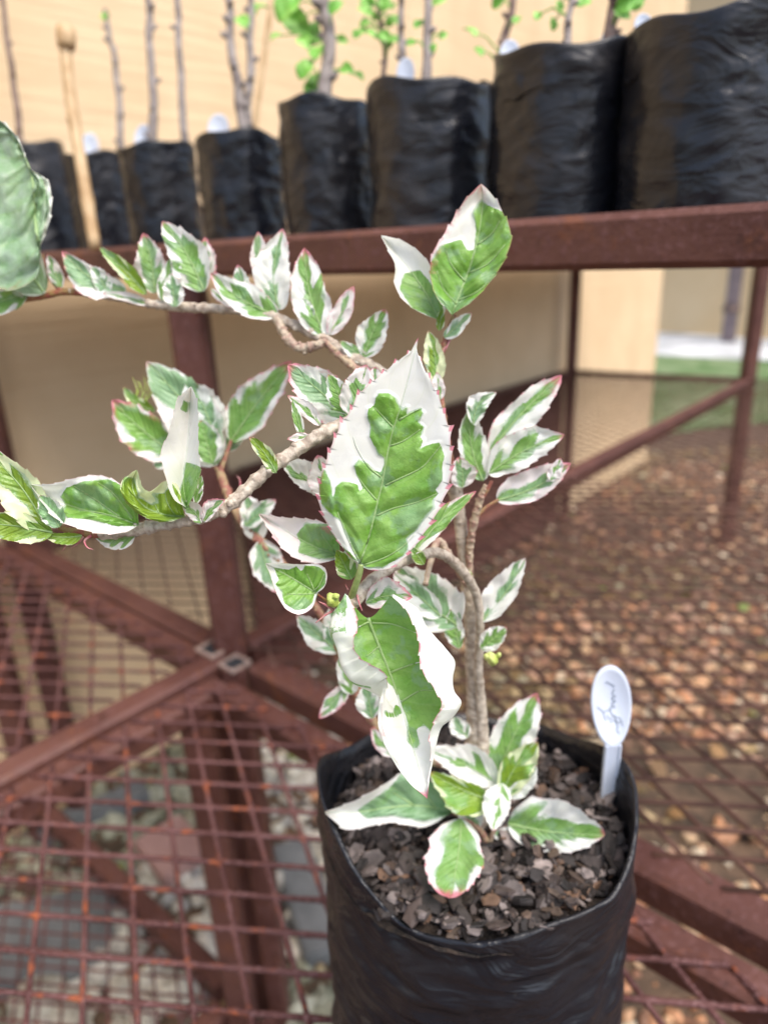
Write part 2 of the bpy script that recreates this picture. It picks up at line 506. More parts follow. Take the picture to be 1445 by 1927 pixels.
stones = []
def field(n, xr, yr, smin, smax, pal):
    x = rng.uniform(*xr, n); y = rng.uniform(*yr, n)
    for i in range(n):
        uq = (Vector((x[i], y[i], 0)) - O1)
        u_, v_ = uq.dot(UU), uq.dot(VV)
        if u_ > WU - .02 and v_ < vend: continue
        left = 1/(1 + math.exp((x[i] - (-.12 + .25*(noise.noise(Vector((x[i]*2, y[i]*2, 3.0))))))*14))
        c = random.choice(pal[0]) if random.random() < left else random.choice(pal[1])
        if noise.noise(Vector((x[i]*3.1, y[i]*3.1, 21.0))) > .33 and random.random() < .8: continue
        moss = noise.noise(Vector((x[i]*1.7, y[i]*1.7, 9.0)))
        c = np.array(c)*random.uniform(.7, 1.25)
        if moss > .22 and u_ > -.5: c = c*.5 + np.array((.10, .13, .04))*.5
        s_ = random.uniform(smin, smax)*(1.7 if random.random() < .06 else random.choice((.6, .85, 1, 1.1)))
        stones.append((x[i], y[i], s_*.35, s_, c))
GREY = [(.42, .40, .35), (.50, .46, .38), (.30, .29, .27), (.36, .32, .25), (.55, .52, .46), (.22, .21, .20)]
BRWN = [(.34, .17, .09), (.42, .25, .14), (.26, .13, .08), (.50, .34, .20), (.20, .11, .07), (.36, .22, .15), (.50, .42, .30), (.15, .09, .065), (.40, .20, .10)]
BRWN = [tuple(min(.7, q*1.4) for q in c) for c in BRWN]
field(5200, (-1.1, 1.5), (.35, 2.3), .009, .019, (GREY, BRWN))
field(8500, (-.1, 3.6), (1.6, 4.6), .008, .016, (GREY, BRWN))
field(620, (-1.1, -.12), (.6, 1.7), .018, .036, ([(.60, .57, .48), (.52, .50, .42), (.45, .43, .38), (.62, .58, .50)], GREY))
P_ = np.array([s[:3] for s in stones]); S_ = np.array([s[3] for s in stones]); T_ = np.array([s[4] for s in stones])
gv = scatter("gravel", P_, S_, .6, T_, M['stone'])
tag(gv, kind='stuff')
lp_ = np.array([(random.uniform(-1, 3), random.uniform(.6, 4.4), .022) for _ in range(420)])
lp_ = np.array([p for p in lp_ if not ((Vector(p) - O1).dot(UU) > WU - .03)])
lt = np.array([random.choice([(.30, .17, .07), (.42, .30, .14), (.20, .12, .06), (.22, .28, .08), (.50, .38, .22)]) for _ in lp_])
lt_o = scatter("leaf_litter", lp_, np.array([random.uniform(.012, .03) for _ in lp_]), .08, lt, M['chip'], seed=8, tilt=.5)
tag(lt_o, kind='stuff')

# grass blades on the lawn edge
mb = MB()
c0 = onz(1290, 745, 0)
for i in range(2600):
    x = c0.x + random.uniform(-1.2, 1.9); y = c0.y + random.uniform(-.9, 2.4)
    px_, py_, _ = proj((x, y, .02))
    if py_ > 800 or (Vector((x, y, 0)) - O1).dot(UU) > WU - .05: continue
    h = random.uniform(.03, .09); a = random.uniform(0, 6.28); w_ = .006
    n = len(mb.v); d = Vector((math.cos(a), math.sin(a), 0)); l = Vector((random.uniform(-.4, .4)*h, random.uniform(-.4, .4)*h, h))
    mb.v += [Vector((x, y, .01)) - d*w_, Vector((x, y, .01)) + d*w_, Vector((x, y, .01)) + l]
    mb.f.append((n, n+1, n+2))
g = mb.build("grass", M['blade']); tag(g, kind='stuff')

# pavers lying on the gravel, seen through the mesh
def paver(name, px, py, w_, d_, rot, mat, label, cat, z=.022):
    c = onz(px, py, z)
    o = empty(name, (c.x, c.y, 0), label, cat)
    bm = bmesh.new(); bmesh.ops.create_cube(bm, size=1)
    bmesh.ops.scale(bm, vec=(w_, d_, .045), verts=bm.verts)
    bmesh.ops.bevel(bm, geom=bm.edges[:], offset=.006, segments=2, affect='EDGES')
    bmesh.ops.rotate(bm, cent=(0, 0, 0), matrix=Matrix.Rotation(rot, 3, 'Z'), verts=bm.verts)
    for v in bm.verts: v.co += Vector((0, 0, z + .004*noise.noise(v.co*9)))
    me = bpy.data.meshes.new("slab"); bm.to_mesh(me); bm.free(); me.materials.append(mat)
    COL.objects.unlink(o); bpy.data.objects.remove(o)
    ob = bpy.data.objects.new(name, me); COL.objects.link(ob); ob.location = (c.x, c.y, 0)
    return tag(ob, label, cat)
paver("paving_brick", 325, 1600, .12, .15, .75, M['pinkp'], "pinkish clay brick on the gravel under the left of the mesh bench", "brick", .03)
paver("paving_slab", 180, 1530, .26, .07, .55, M['slate'], "blue grey slab edge on the gravel behind the pinkish brick", "slab")
paver("paving_slab", 90, 1770, .26, .20, .2, M['slate'], "blue grey slab under the fine lower mesh at the foot of the bench", "slab")
paver("paving_slab", 577, 1690, .085, .30, .35, M['slate'], "narrow blue grey slab between the rusty leg and the black bag", "slab")
paver("paving_slab", 440, 1590, .10, .16, .9, M['slate'], "blue grey slab beside the pinkish brick, next to the rusty leg", "slab")

# ================================================================== METAL BENCHES
T = .042       # tube
ZB = .75       # bench height (top of mesh)
def beam(name, parent, a, b, w_=T, h_=T, hollow=False):
    mb = MB(); a, b = Vector(a), Vector(b)
    d = (b - a); n = max(2, int(d.length/.05))
    mb.box(a, b, w_, h_)
    o = mb.build(name, M['paint'], parent, False)
    if hollow:
        # near-black cap at the end b, painted as the tube's unlit inside
        m2 = MB(); dd = d.normalized()
        m2.box(b - dd*.001, b + dd*.0012, w_*.74, h_*.74)
        m2.build("hollow_shade", M['dark'], o, False)
    return o

# diamond mesh: two families of bars in the plane
def pl2(px, py): p = onz(px, py, ZB); return Vector((p.x, p.y, 0))
def cr(cx, cy): return pl2(cx*.4812, 1000 + cy*.4812)
fam1 = Vector((-.01322, .03722, 0)).normalized()           # lines that run away from us
fam2 = Vector((.04571, -.00574, 0)).normalized()            # lines that run across
def mesh_panel(parent, u0, u1, v0, v1, z, s=.0461, r=.0021, near=False, name="mesh_panel", mat=None, org=None):
    mb = MB()
    org = org or cr(870, 620)
    quad = [uv(u0, v0, 0), uv(u1, v0, 0), uv(u1, v1, 0), uv(u0, v1, 0)]
    def clip(p, d):
        ts = []
        for i in range(4):
            a, b = quad[i], quad[(i+1) % 4]; e = b - a
            den = d.x*e.y - d.y*e.x
            if abs(den) < 1e-9: continue
            q = a - p
            t = (q.x*e.y - q.y*e.x)/den; k = (q.x*d.y - q.y*d.x)/den
            if 0 <= k <= 1: ts.append(t)
        return (min(ts), max(ts)) if len(ts) >= 2 and max(ts)-min(ts) > .01 else None
    sinw = abs(fam1.x*fam2.y - fam1.y*fam2.x)
    for fi, (d, o_) in enumerate(((fam1, fam2), (fam2, fam1))):
        nrm = Vector((-d.y, d.x, 0))
        sp = s if fi == 0 else s*.857; sc_n = s*.857 if fi == 0 else s
        cs = [nrm.dot(q - org)/nrm.dot(o_) for q in quad]
        for i in range(int(min(cs)/sp)-1, int(max(cs)/sp)+2):
            p = org + o_*(i*sp)
            c = clip(p, d)
            if not c: continue
            t0, t1 = c
            L = t1-t0
            if near:
                n = max(2, int(L/.005)); pts, rad = [], []
                for j in range(n+1):
                    t = t0 + L*j/n
                    q = p + d*t
                    wv = .0007*noise.noise(Vector((q.x*60, q.y*60, i+fi*50)))
                    # bars thicken where the two families are welded
                    e_ = d.cross(o_).z
                    qq = q - org
                    cc = (qq.cross(o_).z/e_/sc_n) % 1
                    k = max(0, 1 - min(cc, 1-cc)*7)
                    pts.append(Vector((q.x, q.y, z + wv + (.0006 if fi else -.0006))))
                    rad.append(r*(1 + .45*k + .28*noise.noise(Vector((q.x*160, q.y*160, i*3.1)))))
                mb.tube(pts, rad, 6, True)
            else:
                n = max(1, int(L/.12))
                pts = [Vector(((p + d*(t0+L*j/n)).x, (p + d*(t0+L*j/n)).y, z + (.0006 if fi else -.0006))) for j in range(n+1)]
                mb.tube(pts, r, 5, True)
    return mb.build(name, mat or M['wire'], parent)

org_ = Vector((-.3829, .6360, 0))
RU = .73
RV = 2.68
# rack under the wall, seen from its corner leg
rack = empty("plant_rack", uv(0, 0, 0), "tall rusty red rack on square legs along the tan wall, carrying the black bags", "rack")
beam("leg", rack, uv(0, 0, 0), uv(0, 0, 1.281), .046, .046)
beam("leg", rack, uv(0, RV, 0), uv(0, RV, 1.281), .054, .054)
beam("leg", rack, uv(RU, RV-.13, 0), uv(RU, RV-.13, 1.281), .044, .040)
beam("leg", rack, uv(RU, .0, 0), uv(RU, .0, 1.281), .046, .046)
beam("rail", rack, uv(.023, 0, ZB-.021), uv(RU-.023, 0, ZB-.021))
beam("rail", rack, uv(0, .023, ZB-.021), uv(0, RV-.023, ZB-.021))
beam("rail", rack, uv(RU, .023, ZB-.021), uv(RU, RV-.15, ZB-.021))
beam("rail", rack, uv(.023, RV, ZB-.012), uv(RU-.02, RV-.13, ZB-.012), .024, .024)
mesh_panel(rack, .02, RU-.02, .02, RV-.10, ZB+.001, org=org_, mat=M['wire_dark'], r=.0016)
beam("top_rail", rack, uv(RU+.2, 0, 1.301), uv(-1.05, 0, 1.301), .038, .040)
beam("top_rail", rack, uv(0, .02, 1.300), uv(0, RV, 1.300), .036, .036)
beam("top_rail", rack, uv(RU, .02, 1.300), uv(RU, RV, 1.300), .036, .036)
beam("top_rail", rack, uv(-1.05, .24, 1.301), uv(-.02, .24, 1.301), .036, .036)
beam('shade_panel', rack, uv(RU+.03, .62, .38), uv(RU+.03, RV-.15, .38), .008, .74)  # added sheet standing in for the deep shade on the wall here
mb = MB()
for a_, b_, c_, d_ in ((-1.04, -.0, .02, .235), (.0, RU, .02, RV)):
    n = len(mb.v)
    mb.v += [uv(a_, c_, 1.305), uv(b_, c_, 1.305), uv(b_, d_, 1.305), uv(a_, d_, 1.305), uv(a_, c_, 1.310), uv(b_, c_, 1.310), uv(b_, d_, 1.310), uv(a_, d_, 1.310)]
    mb.f += [(n, n+1, n+2, n+3), (n+7, n+6, n+5, n+4), (n, n+4, n+5, n+1), (n+1, n+5, n+6, n+2), (n+2, n+6, n+7, n+3), (n+3, n+7, n+4, n)]
mb.build("top_deck", M['paint'], rack, False)  # unseen deck, made a closed sheet so that it shades the wall below

# bench on the right of the rack
rb = empty("mesh_bench", uv(-.02, 1.2, 0), "long rusty mesh bench over brown gravel, to the right of the rack", "bench", "rusty mesh benches")
RB0 = -.047
beam("rail", rb, uv(RB0-.021, -.002, ZB-.021), uv(-1.9, -.002, ZB-.021), T, .044)
beam("leg", rb, uv(-1.85, 0, 0), uv(-1.85, 0, ZB-.044))
mesh_panel(rb, RB0+.02, -1.9, .0, 1.05, ZB+.001, org=org_, near=False, r=.0028, mat=M['wire_dark'])
mesh_panel(rb, RB0+.02, -1.9, 1.05, RV, ZB+.001, org=org_, near=False, r=.0016, mat=M['wire_dark'])

# bench on the left
lb = empty("mesh_bench", uv(.4, -.4, 0), "rusty mesh bench at the left, in front of the rack's corner leg", "bench", "rusty mesh benches")
beam("rail", lb, uv(-.005, -1.1, ZB-.019), uv(-.005, -.030, ZB-.019), .040, .040, hollow=True)
beam("rail", lb, uv(.02, -.044, ZB-.019), uv(1.3, -.044, ZB-.019), .036, .036)
beam("leg", lb, uv(.75, -.09, 0), uv(.75, -.09, ZB-.04), .05, .05)
mesh_panel(lb, .012, 1.3, -1.1, -.045, ZB+.002, org=org_, near=True, r=.0023)

def open_leg(parent, px, py, w_, z):
    p = onz(px, py, z); b = Vector((p.x, p.y, 0))
    d = VV*(w_/2)
    o = beam("leg", parent, b, b + Vector((0, 0, z)), w_, w_)
    # steel rim round the open end
    mb = MB(); n = 0
    for k in range(4):
        a = [VV, UU, -VV, -UU][k]; c = [UU, -VV, -UU, VV][k]
        mb.box(b + a*(w_*.46) - c*(w_*.5) + Vector((0, 0, z+.002)), b + a*(w_*.46) + c*(w_*.42) + Vector((0, 0, z+.002)), w_*.09, .006)
    mb.build("rim", M['rim'], o, False)
    m2 = MB(); m2.box(b + Vector((0, 0, z-.002)), b + Vector((0, 0, z+.0015)), w_*.82, w_*.82, up=VV); m2.build("hollow_shade", M['dark'], o, False)  # dark cap painted for the shade down inside the leg
M['rim'] = mat_simple("bare_steel_edge", (.22, .15, .12), (.40, .30, .26), 90, .6, .4, .0006)
open_leg(lb, 404, 1222, .040, ZB+.003)
# near bench carrying the potted plant
nb = empty("mesh_bench", uv(-.4, -.5, 0), "nearest rusty mesh bench, carrying the variegated plant in its black bag", "bench", "rusty mesh benches")
NU, NV = -.052, -.068
beam("rail", nb, uv(NU, -1.3, ZB-.022), uv(NU, NV+.005, ZB-.022), .036, .034, hollow=True)
beam("rail", nb, uv(NU-.019, NV, ZB-.022), uv(-1.5, NV, ZB-.022), .036, .034)
open_leg(nb, 442, 1251, .034, ZB-.001)
beam("leg", nb, uv(NU-.003, NV-.04, 0), uv(NU-.003, NV-.04, ZB-.040), .042, .042)
beam("lower_rail", nb, uv(NU-.02, NV-.02, .08), uv(-1.4, NV-.02, .08), .04, .04)
mesh_panel(nb, NU+.01, -1.5, -1.3, NV, ZB-.003, org=org_, near=True, r=.0025)
# lower shelf under the left bench
beam("lower_rail", lb, uv(.02, -.09, .10), uv(1.2, -.09, .10), .04, .04)
beam("lower_rail", lb, uv(-.01, -.12, .10), uv(-.01, -1.1, .10), .04, .04)
mesh_panel(lb, 0, 1.2, -1.1, -.11, .125, s=.042, r=.0026, org=org_, name="lower_mesh_panel")

# ================================================================== BAGS
def plastic_bag(name, c, r, z0, zt, mat, label, group=None, rimf=None, seed=0, nphi=96, nz=60, soilz=None, amp=.004, sq=1.0, taper=.0, lean=(0, 0), parts=True):
    o = empty(name, (c[0], c[1], z0), label, "plant bag", group)
    V, F = [], []
    H = zt - z0
    def rad(ph, t):
        s_ = 1 + taper*(t - 1)
        sx = r*s_*(1 + .02*math.cos(2*ph + seed) + .012*math.cos(3*ph + seed*2))
        q = Vector((math.cos(ph)*2.2 + seed*7, math.sin(ph)*2.2, t*H*26))
        w_ = amp*(noise.noise(q) + .5*noise.noise(q*2.3) - .8*abs(noise.noise(Vector((math.cos(ph)*1.6 + seed, math.sin(ph)*1.6, t*H*60)))))
        if t > .93: w_ *= .4 + (1-t)*8
        if t < .06: sx *= .90 + .1*math.sqrt(max(0, t/.06))
        return sx + w_
    rimf = rimf or (lambda ph: .003*math.sin(2*ph + seed) + .002*math.sin(5*ph + seed*3))
    for j in range(nz+1):
        t = j/nz
        for i in range(nphi):
            ph = 2*math.pi*i/nphi
            R = rad(ph, t)
            z = z0 + t*(H + rimf(ph))
            V.append(Vector((c[0] + math.cos(ph)*R + lean[0]*t*H, c[1] + math.sin(ph)*R*sq + lean[1]*t*H, z)))
    # rolled lip and inner wall
    ni = 14
    for j in range(1, ni+1):
        for i in range(nphi):
            ph = 2*math.pi*i/nphi
            top = z0 + H + rimf(ph)
            R = rad(ph, 1) - .0012 - .0035*min(1, j/6) - .0012*noise.noise(Vector((math.cos(ph)*3, math.sin(ph)*3, j*.4 + seed)))
            zz = top + (.0008 if j == 1 else 0) - (j-1)/ni*min(.09, H*.55)
            V.append(Vector((c[0] + math.cos(ph)*R + lean[0]*H, c[1] + math.sin(ph)*R*sq + lean[1]*H, zz)))
    for j in range(nz+ni):
        for i in range(nphi):
            a = j*nphi+i; b = j*nphi+(i+1) % nphi
            F.append((a, b, b+nphi, a+nphi))
    F.append(tuple(range(nphi-1, -1, -1)))
    bg = link("bag_wall", mesh("bag_wall", V, F), mat, o)
    sz = soilz if soilz is not None else zt - .03
    V, F = [Vector((c[0], c[1], sz + .004))], []
    rings = 26
    for k in range(1, rings+1):
        for i in range(nphi):
            ph = 2*math.pi*i/nphi; R = (r*.985)*k/rings
            p = Vector((c[0] + math.cos(ph)*R + lean[0]*H, c[1] + math.sin(ph)*R*sq + lean[1]*H, 0))
            p.z = sz + .006*noise.noise(p*38) + .003*noise.noise(p*120) - .004*(k/rings)
            V.append(p)
    for i in range(nphi): F.append((0, 1+i, 1+(i+1) % nphi))
    for k in range(rings-1):
        for i in range(nphi):
            a = 1+k*nphi+i; b = 1+k*nphi+(i+1) % nphi
            F.append((a, a+nphi, b+nphi, b))
    link("soil", mesh("soil", V, F), M['soil'], o)
    return o

# the near bag
pc = at(893, 1543, .427)
POT = Vector((pc.x, pc.y, 0)); PR = .0905; SOIL = pc.z - .0
print("POT", POT, SOIL)
def rim_near(ph):
    # ph = 0 right, pi/2 far, pi left, -pi/2 near
    s = math.sin(ph)
    z = 0.0
    z -= .020*max(0, s)**1.2
    z -= .028*max(0, -s)**1.5
    z += .009*math.exp(-((math.degrees(ph) % 360 - 185)/30)**2)
    z += .0022*math.sin(4*ph + 1.0) + .0012*math.sin(9*ph)
    # small fold at the lowest part of the near edge
    z -= .009*math.exp(-((math.degrees(ph) % 360 - 246)/24)**2)
    return z
bag = plastic_bag("grow_bag", POT, PR, ZB+.004, SOIL+.032, M['bag'], "black plastic grow bag full of bark chips on the nearest mesh bench", None, rim_near, 1.3, 220, 130, SOIL-.002, .0048, .93, -.02)

# bark chips on the soil
def chips(parent):
    n = 2300; r = random.Random(5)
    V, F, C = [], [], []
    pal = [(.028, .022, .020), (.035, .028, .026), (.02, .017, .016), (.08, .055, .04), (.075, .060, .055), (.12, .10, .095), (.05, .040, .036), (.17, .14, .13), (.09, .062, .048), (.04, .032, .03), (.22, .18, .165), (.12, .07, .045), (.03, .024, .022), (.022, .018, .017), (.06, .045, .04)]
    for i in range(n):
        a = r.uniform(0, 6.283); R = PR*.93*math.sqrt(r.random())
        cx, cy = POT.x + math.cos(a)*R, POT.y + math.sin(a)*R*.93
        big = r.random() < .30
        L = .0028 + .016*r.random()**(1.3 if r.random() < .16 else 3.6)
        w_ = L*r.uniform(.45, .8); h = L*r.uniform(.12, .24)
        k = r.choice((5, 6, 7))
        rot = Matrix.Rotation(r.uniform(0, 6.28), 3, 'Z') @ Matrix.Rotation(r.gauss(0, .5), 3, 'X') @ Matrix.Rotation(r.gauss(0, .45), 3, 'Y')
        c = Vector((cx, cy, SOIL + r.uniform(-.002, .006) + .006*noise.noise(Vector((cx*45, cy*45, 0)))))
        n0 = len(V); col = Vector(r.choice(pal))*r.uniform(.8, 1.25)
        ang = sorted(r.uniform(0, 6.28) for _ in range(k))
        ang = [2*math.pi*q/k + r.uniform(-.3, .3) for q in range(k)]
        for lay, (zz, sc_) in enumerate(((-1, .85), (-.3, 1.0), (.6, .97), (1, .80))):
            for q in ang:
                rr = r.uniform(.82, 1.1)
                V.append(c + rot @ Vector((math.cos(q)*L*.5*sc_*rr, math.sin(q)*w_*.5*sc_*rr, zz*h*.5 + r.uniform(-.15, .15)*h)))
                C.append(col)
        for lay in range(3):
            for q in range(k):
                a_ = n0+lay*k+q; b_ = n0+lay*k+(q+1) % k
                F.append((a_, b_, b_+k, a_+k))
        F.append(tuple(n0+k-1-q for q in range(k))); F.append(tuple(n0+3*k+q for q in range(k)))
    me = mesh("bark_mulch", V, F, False)
    at_ = me.attributes.new("tint", 'FLOAT_COLOR', 'POINT')
    at_.data.foreach_set('color', np.c_[np.array([tuple(c) for c in C], np.float32), np.ones(len(C), np.float32)].reshape(-1))
    o = link("bark_mulch", me, M['chip'], parent); o['kind'] = 'stuff'
chips(bag)

# ---- bags on the rack
def rack_point(px, back):
    """point on the deck, `back` metres behind the front rail, seen in picture column px"""
    best = None
    lo, hi = -1.6, 2.0
    for _ in range(60):
        m_ = (lo+hi)/2
        if proj(uv(m_, back, 1.4))[0] > px: lo = m_
        else: hi = m_
    return uv((lo+hi)/2, back, 0)
ZD = 1.311
BAGS = []
def rack_bag(px, w_, ytop, label, back=None, seed=0, warm=0, lean=(0, 0), taper=0.0):
    b = .10 if back is None else back
    for _ in range(8):
        c = rack_point(px, b); d = proj(Vector((c.x, c.y, 1.4)))[2]
        r = w_/2*d/FPX
        if back is None: b = r + .024
    # rim height: nearest rim point appears at ytop
    lo, hi = 1.32, 2.2
    for _ in range(40):
        z = (lo+hi)/2
        if proj(Vector((c.x, c.y, z)) - Vector((c.x, c.y, 0)).normalized()*r)[1] < ytop: hi = z
        else: lo = z
    o = plastic_bag("grow_bag", c, r, ZD, z, M['bag2'], label, "black bags in a row on the rack", seed=seed, nphi=90, nz=56, amp=.0028, lean=lean, taper=taper)
    BAGS.append((c, r, z))
    return c, r, z
bA = rack_bag(62, 150, 262, "black bag behind the big leaf at the left end of the row", seed=1, lean=(.0, 0), taper=-.25)
bB = rack_bag(192, 118, 285, "small low black bag between the leaning bag and the next, behind the bamboo stake", seed=2.2, back=.12)
bC = rack_bag(303, 142, 267, "small black bag with two bare grey stems, third from the left", seed=3.1)
bD = rack_bag(455, 158, 247, "black bag with forked bare stems and a white tag on its left rim", seed=4.4)
bE = rack_bag(615, 168, 180, "black bag with shiny diagonal creases and a leafy thick-stemmed sapling", seed=5.5)
bF = rack_bag(805, 222, 142, "straight-sided matt black bag above the left of the upright top leaf", seed=6.7)
bG = rack_bag(958, 120, 150, "dark bag half hidden behind two larger bags", seed=7.4, back=.19)
bH = rack_bag(1052, 250, 72, "tall black bag with horizontal creases, second from the right", seed=8.3)
bI = rack_bag(1330, 312, 2, "largest wrinkled shiny black bag at the right end of the row", seed=9.2)

# ---- saplings, stakes, tags in those bags
def sapling(pts, d, rpx, label, mat, leaves=(), group="bare saplings in the black bags", name="sapling", zroot=None):
    """pts: picture points from root to top; d: distance"""
    P = [at(x, y, d) for x, y in pts]
    o = empty(name, P[0], label, "sapling" if name == "sapling" else name.split('_')[-1], group if name == "sapling" else None)
    C = [Vector(q) for q in crom([tuple(p) for p in P], 10)]
    n = len(C)
    for i, c in enumerate(C):
        c += Vector((noise.noise(c*25), noise.noise(c*25 + Vector((9, 0, 0))), 0))*.0035
    rr = rpx*d/FPX
    mb = MB()
    mb.tube(C, [rr*(1.1 - .45*i/n)*(1 + .16*noise.noise(c*70)) for i, c in enumerate(C)], 10)
    # buds / nodes
    for i in range(3, n-2, 5):
        a = random.uniform(0, 6.28); v = Vector((math.cos(a), math.sin(a), .5))
        mb.tube([C[i], C[i] + v*rr*1.5, C[i] + v*rr*2.1], [rr*.7, rr*.55, rr*.1], 6)
    mb.build("stem", mat, o)
    for (x, y, s_, ang) in leaves:
        lc = at(x, y, d + random.uniform(-.02, .03))
        simple_leaf(lc, s_*d/FPX, ang, o)
        nb_ = min(C, key=lambda q: (q-lc).length + abs((q-lc).z - .0)*.0)
        root = min(C, key=lambda q: (q - (lc - Vector((0, 0, .012)))).length)
        mp_ = root.lerp(lc, .5) + Vector((0, 0, .006))
        m_ = MB(); m_.tube([root, mp_, lc], [.0011, .0009, .0006], 5); m_.build("leaf_stalk", M['tender'], o)
    return o
def simple_leaf(c, L, ang, parent, mat=None):
    ax = (RT*math.cos(ang) + UP*math.sin(ang) + FWD*random.uniform(-.5, .5)).normalized()
    nr = (FWD*-1 + UP*random.uniform(-.2, .7) + RT*random.uniform(-.5, .5)).normalized()
    sd_ = ax.cross(nr).normalized(); nr = sd_.cross(ax)
    V, F = [], []
    n = 12
    for i in range(n+1):
        t = i/n; w_ = L*.36*math.sin(math.pi*min(1, t**.75))**.8 if 0 < t < 1 else 0
        for k in range(-3, 4):
            a = k/3
            p = c + ax*(L*(t-.5)) + sd_*(w_*a) - nr*(L*.10*(t-.5)**2*4) + nr*(abs(a)*w_*.35) + nr*(.03*L*math.sin(t*15 + k))
            V.append(p)
    for i in range(n):
        for k in range(6):
            a = i*7+k; F.append((a, a+1, a+8, a+7))
    return link("leaf", mesh("leaf", V, F), mat or M['tender'], parent)

def bd(b, off=0): return proj(Vector((b[0].x, b[0].y, b[2])))[2] + off
dA, dC, dD, dE, dF, dH, dI = [bd(b) for b in (bA, bC, bD, bE, bF, bH, bI)]
R_ = random.Random(3)
sapling([(38, 290), (34, 235), (22, 120), (5, 0), (-8, -120)], dA, 6, "thin reddish bare stem rising from the leaning bag at the far left", M['twigd'])
sapling([(229, 300), (226, 200), (215, 110), (204, 70), (200, 18)], bd(bB), 6, "short bare stem with a tiny bud at its tip, beside the bamboo stake", M['twig'], [(199, 28, 22, 1.4)])
sapling([(290, 290), (288, 190), (284, 80), (278, 0), (270, -140)], dC, 8, "grey bare stem on the left side of the two-stemmed bag", M['twig'])
sapling([(351, 290), (345, 190), (338, 80), (334, 0), (330, -140)], dC, 7, "thinner grey bare stem on the right side of the two-stemmed bag", M['twig'])
sapling([(459, 270), (452, 190), (440, 120), (434, 60), (429, 0), (420, -120)], dD, 9, "dark bare stem leaning left in the bag below the forked stems", M['twig'])
sapling([(466, 270), (467, 180), (470, 100), (471, 0), (474, -120)], dD+.01, 8, "pale straight stem just right of the dark leaning one", M['twig'],
        [(455, 38, 38, 2.2), (492, 14, 40, .4), (481, 20, 26, 1.2)])
sapling([(612, 210), (614, 140), (617, 60), (609, 0), (600, -130)], dE, 13, "thick grey sapling trunk with tender green leaves low on its stem", M['twig'],
        [(545, 10, 70, .8), (560, 45, 66, -.6), (573, 78, 40, -1.0), (598, 95, 44, 1.4), (590, 62, 44, 1.3), (576, 128, 46, .9), (596, 150, 44, -1.3), (588, 165, 38, .4), (652, 130, 34, -.5), (672, 142, 36, -.7), (645, 75, 24, 0), (520, 68, 26, .4), (632, 12, 34, .6)])
sapling([(719, 160), (722, 110), (718, 60), (712, 20), (705, -60)], dF+.05, 4.5, "slender green seedling with feathery leaves left in the matt bag", M['twigd'],
        [(690+R_.uniform(-25, 60), 40+R_.uniform(-38, 38), R_.uniform(18, 32), R_.uniform(0, 6)) for _ in range(22)])
sapling([(757, 170), (757, 100), (755, 40), (757, -100)], dF+.03, 7, "mauve grey stem behind the matt bag's white tag", M['twig'])
sapling([(800, 170), (803, 90), (808, 0), (812, -120)], dF, 9, "grey stem near the middle of the matt black bag", M['twig'],
        [(788, 45, 24, .6), (834, 66, 20, .4), (826, 2, 30, .2), (775, 80, 22, .2), (815, 90, 20, 1)])
sapling([(940, 130), (950, 70), (962, 20), (968, -100)], bd(bG), 8, "dark leaning stem between the matt bag and the tall creased bag", M['twigd'],
        [(884, 58, 34, 2.4), (900, 95, 26, 2.2), (973, 36, 24, 1), (938, 4, 30, .4)])
sapling([(1062, 100), (1066, 40), (1073, 0), (1082, -110)], dH, 7, "thin pale stem in the middle of the tall creased bag", M['twig'],
        [(1012, 28, 26, 1.2), (1040, 44, 26, 1.8), (1052, 10, 24, 2), (1100, 4, 34, .4)])
sapling([(1142, 90), (1150, 30), (1157, -10), (1165, -120)], dH+.02, 11, "thick brown stem on the right side of the tall creased bag", M['twigd'],
        [(1180, 6, 44, .3), (1172, 24, 36, -.3), (1200, 2, 34, .9)])

def stake(pts, d, rpx, label, knob=False):
    P = [at(x, y, d) for x, y in pts]
    mb = MB(); C = [Vector(q) for q in crom([tuple(p) for p in P], 8)]; r = rpx*d/FPX
    rr = [r*(1 + (.16 if i % 9 == 4 else 0)) for i in range(len(C))]
    o = empty("bamboo_stake", P[0], label, "stake")
    mb.tube(C, rr, 12); mb.build("cane", M['bamboo'], o)
    if knob:
        m2 = MB(); a, b = at(126, 92, d-.004), at(124, 50, d-.004)
        m2.tube([a, a.lerp(b, .12), a.lerp(b, .5), a.lerp(b, .88), b], [r*1.1, r*1.5, r*1.6, r*1.55, r*1.1], 14)
        m2.build("knob", M['bamboo'], o)
    return o
stake([(180, 468), (152, 300), (133, 180), (121, 60)], dC-.035, 11, "tan bamboo stake with a thick rounded knob, leaning between two bags", True)
stake([(476, 270), (492, 150), (508, 30), (516, -60)], dD+.05, 5, "thin tan cane behind the forked stems", False)

